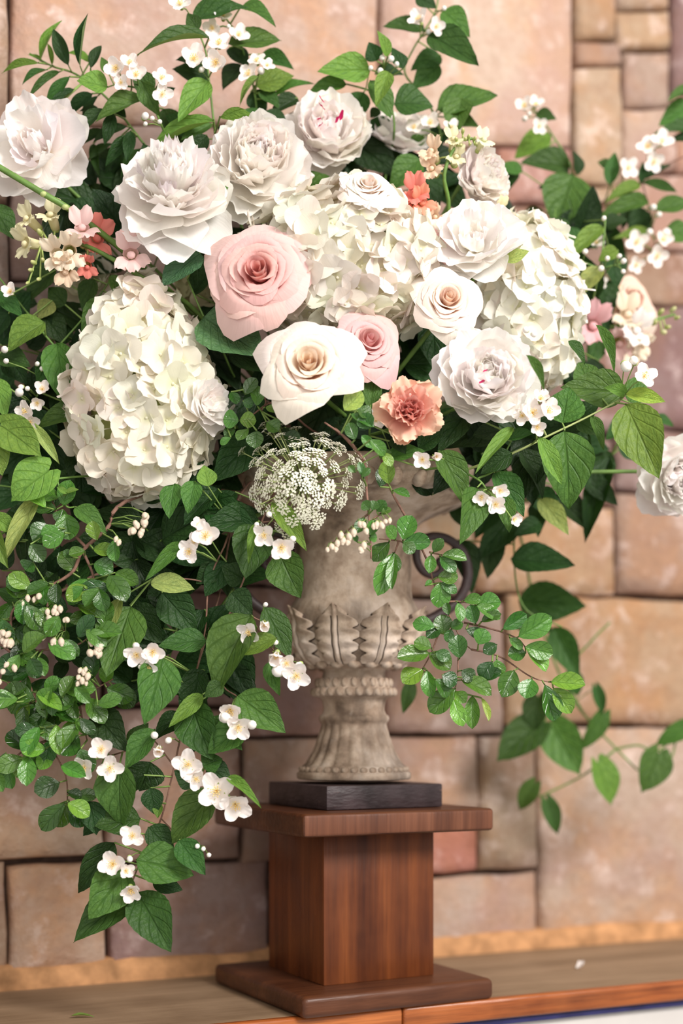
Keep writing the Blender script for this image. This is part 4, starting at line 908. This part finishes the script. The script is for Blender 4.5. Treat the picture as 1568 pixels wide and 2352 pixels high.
mo('mock orange branch with serrated leaves and nodding blossoms just left of the urn bowl', 1.42,
   [[(650, 1100, .05), (600, 1200, .01), (560, 1330), (540, 1380), (570, 1410), (605, 1430)], [(540, 1380), (500, 1480), (510, 1570), (545, 1600)], [(570, 1410), (610, 1470), (650, 1520)], [(600, 1200), (635, 1200), (655, 1240)]],
   [(590, 1205, 563, 1328, 94, 1, .02), (588, 1205, 569, 1292, 22, 3), (625, 1155, 705, 1264, 48, 3), (640, 1270, 686, 1372, 88, 2, .005), (585, 1010, 488, 1102, 82, 0, .05), (575, 1412, 484, 1590, 122, 2, .005), (635, 1465, 543, 1507, 48, 3, -.015), (608, 1395, 668, 1512, 66, 1, .015), (618, 1520, 640, 1597, 38, 2), (530, 1362, 580, 1412, 64, 0, .02), (545, 1598, 656, 1682, 88, 2), (562, 1665, 476, 1730, 74, 2, .01), (465, 1595, 387, 1670, 38, 3), (440, 1620, 480, 1742, 98, 1, .025), (510, 1570, 470, 1600, 40, 1), (560, 1330, 510, 1300, 60, 0, .03), (540, 1130, 490, 1180, 60, 0, .05)],
   [(608, 1228, 52, -.3, -.5), (645, 1257, 60, .2, -.4), (572, 1450, 52, -.3, -.7), (607, 1432, 34, .1, -.6, -.02, 1), (635, 1503, 46, -.2, -.8, -.02, 1), (680, 1550, 62, .1, -.5), (658, 1522, 44, 0, -.5), (530, 1630, 60, -.1, -.6), (547, 1668, 60, .1, -.6)], [(616, 1178, 15), (590, 1202, 13), (674, 1238, 17), (607, 1390, 12), (645, 1545, 30), (690, 1525, 22), (636, 1475, 14), (525, 1650, 28), (576, 1666, 24)], seed=55, woody=1)
mo('long mock orange branch cascading to the lowest leaves beside the pedestal', 1.42,
   [[(600, 1060, .08), (500, 1380, .03), (440, 1580, .01), (400, 1760), (370, 1880), (330, 1960), (300, 2035)], [(400, 1760), (340, 1690), (300, 1720), (240, 1740)], [(370, 1880), (410, 1920), (460, 1945)], [(400, 1760), (440, 1770), (500, 1815)]],
   [(375, 1510, 336, 1660, 96, 2, -.005), (355, 1675, 286, 1768, 60, 2, -.01), (215, 1640, 288, 1718, 84, 0, .02), (275, 1755, 271, 1903, 104, 2, -.005), (345, 1750, 320, 1818, 84, 0, .02), (345, 1810, 357, 1872, 50, 0, .01), (366, 1845, 362, 1880, 26, 3), (205, 1840, 222, 1918, 58, 0, .015), (322, 1880, 217, 1896, 84, 1, .005), (490, 1815, 392, 1938, 88, 2, -.005), (475, 1755, 532, 1802, 54, 0, .01), (520, 1785, 600, 1847, 28, 3, -.015), (313, 1975, 447, 2005, 98, 2, -.01), (410, 1930, 472, 2010, 60, 1), (350, 2025, 420, 2044, 44, 0, .01), (262, 1935, 174, 2054, 66, 0, .01), (290, 2000, 205, 2108, 98, 2, -.005), (303, 2055, 166, 2154, 90, 1, .01), (315, 2050, 392, 2186, 98, 1, .0), (450, 1800, 400, 1770, 50, 0, .02), (420, 1640, 350, 1700, 60, 0, .03), (470, 1650, 440, 1730, 60, 0, .03), (480, 1650, 556, 1722, 60, 1, .02), (300, 1720, 340, 1660, 50, 1, .02), (340, 1900, 400, 1960, 60, 0, .015), (330, 1780, 250, 1830, 60, 0, .02), (465, 1760, 510, 1740, 60, 1, .02), (245, 1860, 190, 1920, 50, 0, .02)],
   [(315, 1503, 56, -.1, -.4), (350, 1497, 56, .2, -.3), (340, 1530, 40, .2, -.8), (233, 1722, 60, .0, .1), (252, 1762, 58, .2, -.4), (196, 1762, 52, -.4, -.4), (433, 1755, 66, -.1, -.1), (450, 1787, 50, .2, -.5), (498, 1816, 82, -.1, -.1), (540, 1846, 74, .2, -.5), (365, 1720, 36, 0, -.4, -.02, 1), (305, 1920, 56, .0, .1), (260, 1985, 66, -.1, .1), (300, 2042, 56, .2, -.7), (288, 2000, 40, .5, 0)], [(310, 1480, 18), (352, 1686, 19), (390, 1698, 17), (455, 1939, 13), (468, 1947, 12), (478, 1962, 12), (297, 1968, 16)], seed=56, woody=1, link_max=.08)
# glossy small-leaf branches
SG = 'glossy small-leaved branches'
branch('cotoneaster_branch', 'glossy small-leaved branch arching right in front of the urn bowl', 'branch', SG, 1.42,
   [[(850, 1010, .06), (895, 1120, 0), (930, 1185), (968, 1260), (985, 1300), (1000, 1350), (1030, 1410), (1060, 1470), (1082, 1492)], [(1025, 1382), (1060, 1382), (1105, 1390)], [(1065, 1430), (1130, 1445), (1185, 1465), (1206, 1486)], [(1082, 1492), (1125, 1500), (1160, 1515), (1220, 1555), (1268, 1568)], [(1020, 1420), (1005, 1460), (990, 1500), (968, 1540)], [(1060, 1470), (1052, 1515), (1050, 1555), (1040, 1605)], [(985, 1268), (1015, 1275)], [(968, 1260), (925, 1245), (900, 1240), (870, 1238)], [(915, 1245), (905, 1272)]],
   [(925, 1240, 946, 1184, 46, 2), (925, 1246, 989, 1246, 38, 1), (925, 1247, 952, 1268, 30, 1), (902, 1126, 941, 1140, 20, 2), (893, 1112, 886, 1056, 36, 3), (872, 1118, 884, 1072, 34, 0), (908, 1238, 886, 1209, 32, 2), (893, 1245, 855, 1286, 42, 1), (902, 1270, 868, 1366, 46, 2), (905, 1275, 900, 1355, 28, 2), (905, 1270, 914, 1311, 22, 1), (995, 1268, 1016, 1237, 26, 1), (1015, 1275, 1073, 1286, 34, 2), (1010, 1278, 1046, 1312, 30, 1), (990, 1275, 985, 1317, 27, 2), (1005, 1325, 1052, 1326, 36, 2), (1012, 1338, 1050, 1360, 26, 1), (1012, 1338, 1008, 1396, 50, 2), (976, 1345, 992, 1334, 12, 2), (1030, 1412, 1024, 1384, 20, 1),
    (1065, 1380, 1107, 1374, 26, 2), (1092, 1392, 1150, 1382, 46, 2), (1095, 1390, 1150, 1420, 34, 2), (1052, 1384, 1060, 1426, 26, 2), (1092, 1432, 1080, 1388, 34, 1), (1105, 1428, 1150, 1408, 26, 1), (998, 1440, 947, 1428, 36, 2), (1020, 1456, 1014, 1411, 42, 1), (1035, 1440, 1063, 1431, 30, 1), (1036, 1445, 1026, 1475, 24, 1), (1055, 1512, 1050, 1457, 42, 1), (1098, 1480, 1114, 1444, 40, 2), (1155, 1445, 1209, 1410, 36, 1), (1190, 1463, 1267, 1416, 52, 2), (1205, 1486, 1270, 1502, 42, 2), (1208, 1490, 1255, 1541, 42, 3), (1170, 1465, 1200, 1490, 24, 2), (1207, 1500, 1166, 1505, 42, 1),
    (1265, 1566, 1344, 1573, 44, 3), (1270, 1580, 1313, 1637, 44, 3), (1250, 1572, 1272, 1657, 46, 1), (1221, 1560, 1206, 1604, 46, 2), (1180, 1540, 1152, 1601, 48, 1), (1140, 1515, 1146, 1555, 35, 2), (1130, 1520, 1103, 1558, 40, 0), (1060, 1562, 1129, 1592, 42, 2), (1100, 1560, 1150, 1540, 30, 0), (985, 1500, 911, 1512, 46, 2), (990, 1488, 950, 1474, 38, 2), (985, 1500, 1034, 1538, 46, 2), (970, 1537, 924, 1567, 48, 3), (980, 1540, 990, 1602, 34, 2), (1000, 1498, 1034, 1512, 30, 1), (1045, 1582, 985, 1636, 50, 2), (1040, 1605, 1062, 1667, 34, 3), (1045, 1590, 1070, 1612, 30, 3), (1085, 1598, 1084, 1674, 35, 2), (1105, 1603, 1122, 1657, 17, 4), (1000, 1560, 1030, 1600, 40, 1), (1015, 1550, 1050, 1570, 40, 0), (1060, 1540, 1090, 1560, 34, 0), (1070, 1445, 1120, 1465, 30, 0), (1010, 1440, 980, 1465, 30, 0), (1140, 1480, 1110, 1500, 30, 0)],
   [], [], [], kind='obovate', seed=60, woody=1, r=(.0016, .0006), jitter=.006, tipdrop=.2)
branch('cotoneaster_branch', 'small-leaved sprig with pearl bell flowers dangling below the lace flower over the urn', 'branch', SG, 1.395,
   [[(770, 985, .05), (835, 1060, .02), (842, 1130, 0), (850, 1230), (852, 1283)], [(838, 1060), (800, 1010), (745, 970)], [(846, 1180), (820, 1200), (760, 1250)], [(848, 1200), (880, 1175)]],
   [(835, 1098, 825, 1060, 18, 1), (848, 1170, 832, 1152, 26, 1), (855, 1172, 862, 1150, 26, 1), (865, 1175, 885, 1150, 28, 1), (875, 1180, 898, 1168, 20, 2), (850, 1230, 862, 1195, 26, 2), (836, 1190, 820, 1225, 28, 1), (848, 1235, 866, 1235, 24, 2), (815, 1085, 800, 1070, 16, 2), (820, 1245, 812, 1230, 14, 1), (830, 1095, 850, 1075, 16, 1), (805, 950, 860, 975, 30, 1), (850, 1010, 885, 1045, 30, 2), (815, 1010, 800, 970, 30, 1), (820, 940, 850, 955, 40, 1), (860, 1030, 830, 1000, 22, 2), (880, 1040, 900, 1070, 24, 3)],
   [], [], [(760, 1250, 13), (775, 1240, 13), (790, 1235, 14), (783, 1222, 13), (800, 1225, 14), (801, 1240, 13), (812, 1215, 14), (772, 1255, 12), (832, 1200, 14), (838, 1213, 14), (825, 1198, 13), (866, 1198, 14), (874, 1200, 15), (884, 1195, 11), (835, 1245, 14), (826, 1258, 13), (832, 1262, 13), (895, 1190, 10), (752, 1258, 11), (858, 1202, 12)], kind='obovate', seed=61, woody=1, r=(.0015, .0009))
branch('cotoneaster_branch', 'small-leaved sprig with round bright leaves left of the cream spiral rose', 'branch', SG, 1.43,
   [[(740, 1000, .06), (640, 925, .01), (575, 955), (520, 978)], [(600, 945), (610, 920), (590, 890)]],
   [(590, 932, 592, 884, 32, 2), (562, 905, 588, 867, 32, 1), (610, 935, 636, 942, 20, 3), (548, 966, 512, 963, 42, 2), (550, 966, 588, 965, 36, 3), (660, 975, 652, 935, 38, 2), (558, 920, 580, 932, 22, 1), (530, 900, 545, 925, 26, 1), (612, 970, 640, 990, 36, 2), (570, 985, 545, 1010, 30, 2), (590, 990, 585, 1030, 40, 1), (540, 985, 515, 1000, 24, 1), (620, 905, 640, 880, 24, 0), (530, 1005, 505, 1020, 18, 2), (650, 1000, 690, 1010, 30, 0), (870, 1050, 900, 1040, 24, 2)], kind='obovate', seed=62, woody=1, r=(.0014, .0006))
def scatter_leaves(paths, n, seed, L=(40, 66), shades=(0, 1, 1, 2, 2, 2, 3), spread=26, wr=(.55, .75)):
    rr = random.Random(seed); out = []
    segs = [(p, q) for pa in paths for p, q in zip(pa, pa[1:])]; ws = [math.hypot(q[0]-p[0], q[1]-p[1]) for p, q in segs]
    for _ in range(n):
        p, q = rr.choices(segs, ws)[0]; t = rr.random(); bx = p[0]+(q[0]-p[0])*t+rr.uniform(-spread, spread); by = p[1]+(q[1]-p[1])*t+rr.uniform(-spread, spread)
        a = math.atan2(q[1]-p[1], q[0]-p[0])+rr.choice((-1, 1))*rr.uniform(.3, 1.5); l = rr.uniform(*L)
        out.append((bx, by, bx+math.cos(a)*l, by+math.sin(a)*l, l*rr.uniform(*wr), rr.choice(shades), rr.uniform(-.02, .03)))
    return out
def cluster(x, y, n, seed, s=13, sp=22): 
    rr = random.Random(seed); return [(x+rr.uniform(-sp, sp), y+rr.uniform(-sp, sp), s*rr.uniform(.8, 1.2)) for _ in range(n)]
T1 = [[(330, 1135, .02), (245, 1215), (190, 1265), (165, 1315), (100, 1355), (35, 1395), (25, 1440), (37, 1475), (55, 1530), (75, 1590), (95, 1640)], [(200, 1260), (140, 1195), (120, 1150)], [(190, 1265), (215, 1330), (200, 1390)], [(100, 1355), (120, 1430), (150, 1450)]]
branch('cotoneaster_branch', 'brown forked twig of glossy small leaves and pearl bells at the left edge', 'branch', SG, 1.43, T1,
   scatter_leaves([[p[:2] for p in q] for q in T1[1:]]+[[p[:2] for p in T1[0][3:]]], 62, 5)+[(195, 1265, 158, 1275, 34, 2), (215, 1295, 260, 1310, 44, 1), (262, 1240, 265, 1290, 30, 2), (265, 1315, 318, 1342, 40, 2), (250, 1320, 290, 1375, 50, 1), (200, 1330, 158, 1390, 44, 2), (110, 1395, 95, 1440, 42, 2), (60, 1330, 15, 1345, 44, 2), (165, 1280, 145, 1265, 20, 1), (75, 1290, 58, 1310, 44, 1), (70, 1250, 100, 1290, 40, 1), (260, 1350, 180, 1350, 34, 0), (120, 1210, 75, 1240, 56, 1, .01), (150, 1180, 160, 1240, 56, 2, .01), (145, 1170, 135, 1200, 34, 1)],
   [], [], cluster(322, 1200, 9, 1, 15, 20)+cluster(130, 1400, 9, 2)+cluster(75, 1365, 5, 3)+cluster(14, 1460, 8, 4, 15, 14)+cluster(120, 1455, 5, 5)+[(275, 1240, 12), (268, 1232, 11)], kind='obovate', seed=63, woody=1, r=(.0024, .0009), jitter=.01, link_max=.06)
T2 = [[(60, 1400, .02), (55, 1530), (95, 1640), (110, 1700), (150, 1780), (155, 1850)], [(95, 1640), (150, 1600), (200, 1590), (260, 1560)], [(60, 1560), (20, 1600), (-20, 1640)], [(110, 1700), (60, 1720), (0, 1770)], [(180, 1600), (190, 1660), (200, 1700)], [(55, 1500), (120, 1490), (180, 1480), (230, 1440)]]
branch('cotoneaster_branch', 'glossy small-leaved branch dangling lowest on the left, tips against bare stone', 'branch', SG, 1.42, T2,
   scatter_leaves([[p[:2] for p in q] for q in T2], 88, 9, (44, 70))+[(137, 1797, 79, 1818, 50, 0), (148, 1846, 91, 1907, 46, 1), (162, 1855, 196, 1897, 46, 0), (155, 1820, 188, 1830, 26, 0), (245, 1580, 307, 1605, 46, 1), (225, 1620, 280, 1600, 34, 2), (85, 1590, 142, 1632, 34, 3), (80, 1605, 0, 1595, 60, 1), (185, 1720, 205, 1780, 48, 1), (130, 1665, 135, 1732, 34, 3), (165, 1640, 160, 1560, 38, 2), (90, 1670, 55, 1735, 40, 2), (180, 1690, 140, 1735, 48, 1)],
   [], [], cluster(220, 1483, 9, 6, 15, 18)+cluster(200, 1550, 9, 7, 12, 20)+cluster(10, 1540, 4, 8), kind='obovate', seed=64, woody=1, r=(.0018, .0007), root_to_urn=True, jitter=.01, link_max=.06)
# left side vines and leaves
branch('heart_leaf_vine', 'bright green vine with big heart-shaped leaves at the left edge under the hydrangea', 'vine', HV, 1.43,
   [[(420, 1080, .08), (260, 1090, .04), (130, 1100, 0), (60, 1120), (-40, 1110)], [(130, 1100), (150, 1160), (175, 1165)], [(60, 1120), (75, 1165), (20, 1215), (-20, 1240)], [(60, 1120), (85, 1000), (-10, 975)]],
   [(112, 1080, 22, 1146, 98, 3, -.01), (5, 980, 94, 1046, 84, 3), (-25, 1010, 6, 1092, 70, 3, -.01), (85, 988, 136, 1062, 26, 4), (75, 1163, 6, 1288, 40, 4), (-10, 1190, 42, 1224, 40, 3), (-15, 1210, 12, 1302, 40, 3), (172, 1165, 245, 1218, 48, 2, 0, 'ovate'), (150, 1130, 130, 1118, 14, 3), (155, 1130, 180, 1122, 14, 3), (60, 1120, 20, 1080, 50, 0, .03), (150, 1100, 90, 1180, 60, 0, .03), (40, 1180, 110, 1230, 60, 0, .03)], kind='heart', seed=65, link_max=.08)
mo('mock orange branch of broad green leaves along the left edge beside the big cone hydrangea', 1.49,
   [[(420, 900, .08), (220, 880, .04), (130, 800, 0), (60, 715), (0, 640), (-30, 600)], [(130, 800), (90, 900), (60, 950)], [(130, 800), (200, 720), (255, 640)]],
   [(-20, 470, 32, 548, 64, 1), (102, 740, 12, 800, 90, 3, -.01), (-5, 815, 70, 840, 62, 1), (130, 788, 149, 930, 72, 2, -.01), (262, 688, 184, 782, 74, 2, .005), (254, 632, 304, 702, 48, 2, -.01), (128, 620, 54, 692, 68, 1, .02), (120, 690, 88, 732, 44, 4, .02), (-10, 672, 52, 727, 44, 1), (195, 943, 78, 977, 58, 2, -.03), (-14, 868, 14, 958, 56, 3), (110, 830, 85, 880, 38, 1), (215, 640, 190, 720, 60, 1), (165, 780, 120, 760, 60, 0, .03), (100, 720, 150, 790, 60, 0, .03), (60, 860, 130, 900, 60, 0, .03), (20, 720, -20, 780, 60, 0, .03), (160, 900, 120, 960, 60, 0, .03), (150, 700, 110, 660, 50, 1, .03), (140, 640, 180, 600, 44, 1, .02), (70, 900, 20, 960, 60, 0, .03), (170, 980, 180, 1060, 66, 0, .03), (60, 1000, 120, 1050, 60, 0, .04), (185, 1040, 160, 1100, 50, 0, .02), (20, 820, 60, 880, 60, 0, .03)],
   [(97, 895, 40, .2, .2), (60, 945, 46, -.4, -.3), (70, 968, 44, 0, -.8), (25, 672, 40, -.2, .2), (85, 925, 36, .2, -.6)], [(44, 905, 22), (52, 888, 14), (62, 892, 13), (10, 805, 18), (12, 830, 14), (84, 838, 12), (96, 850, 12)], seed=66)
# quilted hydrangea leaves
branch('hydrangea_leaf_stalk', 'two dark quilted saw-edged leaves under the large blush pink rose', 'leaf', None, 1.455,
   [[(560, 900, .06), (500, 780, .02), (470, 732, 0), (430, 640, 0)]],
   [(468, 728, 600, 812, 140, (.060, .150, .060), .0, 'tooth'), (460, 580, 372, 652, 74, (.045, .115, .05), -.01, 'tooth')], seed=67, kind='tooth', tipdrop=.1)
branch('leaf_sprig', 'pair of plain green leaves pushed between cream rose and carnation', 'leaf', None, 1.405,
   [[(850, 1010, .05), (852, 960, 0), (850, 930)]], [(850, 938, 863, 848, 42, 2, .01), (790, 942, 832, 900, 46, 4, -.01, 'obovate'), (850, 985, 830, 950, 40, 1, 0, 'obovate'), (905, 1000, 930, 1040, 40, 0, .03), (960, 1030, 1020, 990, 50, 0, .04)], seed=68)
branch('leaf_sprig', 'three small leaves caught between white peonies and the domed crown peony', 'leaf', None, 1.45,
   [[(500, 560, .04), (505, 480, 0), (508, 440)]], [(512, 458, 502, 418, 42, 2), (1160, 600, 1215, 575, 36, 4, .02), (530, 540, 470, 610, 60, 1, .07), (540, 560, 500, 640, 50, 0, .08)], seed=69, link_max=.05)
# filler foliage between the blooms, leaf colour darkened to deepen the inner shade
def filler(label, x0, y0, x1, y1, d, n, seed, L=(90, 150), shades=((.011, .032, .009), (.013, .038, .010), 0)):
    rr = random.Random(seed); cx, cy = (x0+x1)/2, (y0+y1)/2; lv = []
    for _ in range(n):
        bx, by = rr.uniform(x0, x1), rr.uniform(y0, y1); a = math.atan2(by-cy, bx-cx)+rr.uniform(-1.3, 1.3); l = rr.uniform(*L)
        lv.append((bx-math.cos(a)*l/2, by-math.sin(a)*l/2, bx+math.cos(a)*l/2, by+math.sin(a)*l/2, l*rr.uniform(.5, .7), rr.choice(shades), rr.uniform(-.03, .03)))
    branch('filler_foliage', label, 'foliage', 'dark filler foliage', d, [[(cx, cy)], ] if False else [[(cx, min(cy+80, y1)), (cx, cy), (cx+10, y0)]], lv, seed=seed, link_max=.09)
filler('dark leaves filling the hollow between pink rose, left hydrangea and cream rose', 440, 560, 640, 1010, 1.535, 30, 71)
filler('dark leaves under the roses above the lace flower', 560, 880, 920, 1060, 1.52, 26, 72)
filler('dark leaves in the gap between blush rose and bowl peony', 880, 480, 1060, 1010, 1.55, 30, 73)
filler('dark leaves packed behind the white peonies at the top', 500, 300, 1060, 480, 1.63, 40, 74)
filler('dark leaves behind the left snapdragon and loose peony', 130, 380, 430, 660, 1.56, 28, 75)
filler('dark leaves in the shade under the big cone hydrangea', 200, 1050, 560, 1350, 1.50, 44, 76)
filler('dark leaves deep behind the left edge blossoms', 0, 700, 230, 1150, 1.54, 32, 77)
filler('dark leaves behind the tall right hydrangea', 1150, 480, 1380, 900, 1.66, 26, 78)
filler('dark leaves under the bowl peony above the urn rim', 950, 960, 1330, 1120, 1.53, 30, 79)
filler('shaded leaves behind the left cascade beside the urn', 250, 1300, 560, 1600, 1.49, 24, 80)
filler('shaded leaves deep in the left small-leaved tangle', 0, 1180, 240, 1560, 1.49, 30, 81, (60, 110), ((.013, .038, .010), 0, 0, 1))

# ------------------------------------------------------------------ fallen bits on the shelf
def on_top(px, py): dd = F*CAMZ/(py-HOR); return P(px, py, dd)
q = on_top(1333, 2226)
mb = MB(); mb.grid(*petal_grid(L=.016, Wd=.012, cup=1.6, cross=.2, ruffle=.08, notch=.03, point=0, seed=4))
o = link('fallen_petal', mb.build('fallen_petal', M_MOCK), None, Matrix.Translation(q+Vector((-.006, 0, .0015))) @ Matrix.Rotation(-1.2, 4, 'Z'), WHITE); tag(o, 'curled white petal fallen on the shelf right of the pedestal', 'petal')
o = link('fallen_leaf', LM['lance'][1], None, Matrix.Translation(on_top(162, 2340)+Vector((0, 0, .003))) @ Matrix.Rotation(-1.3, 4, 'Z') @ Matrix.Diagonal((.008, .024, .015, 1)), SHADE[3]); tag(o, 'small green leaf fragment lying on the shelf front at the left', 'leaf')
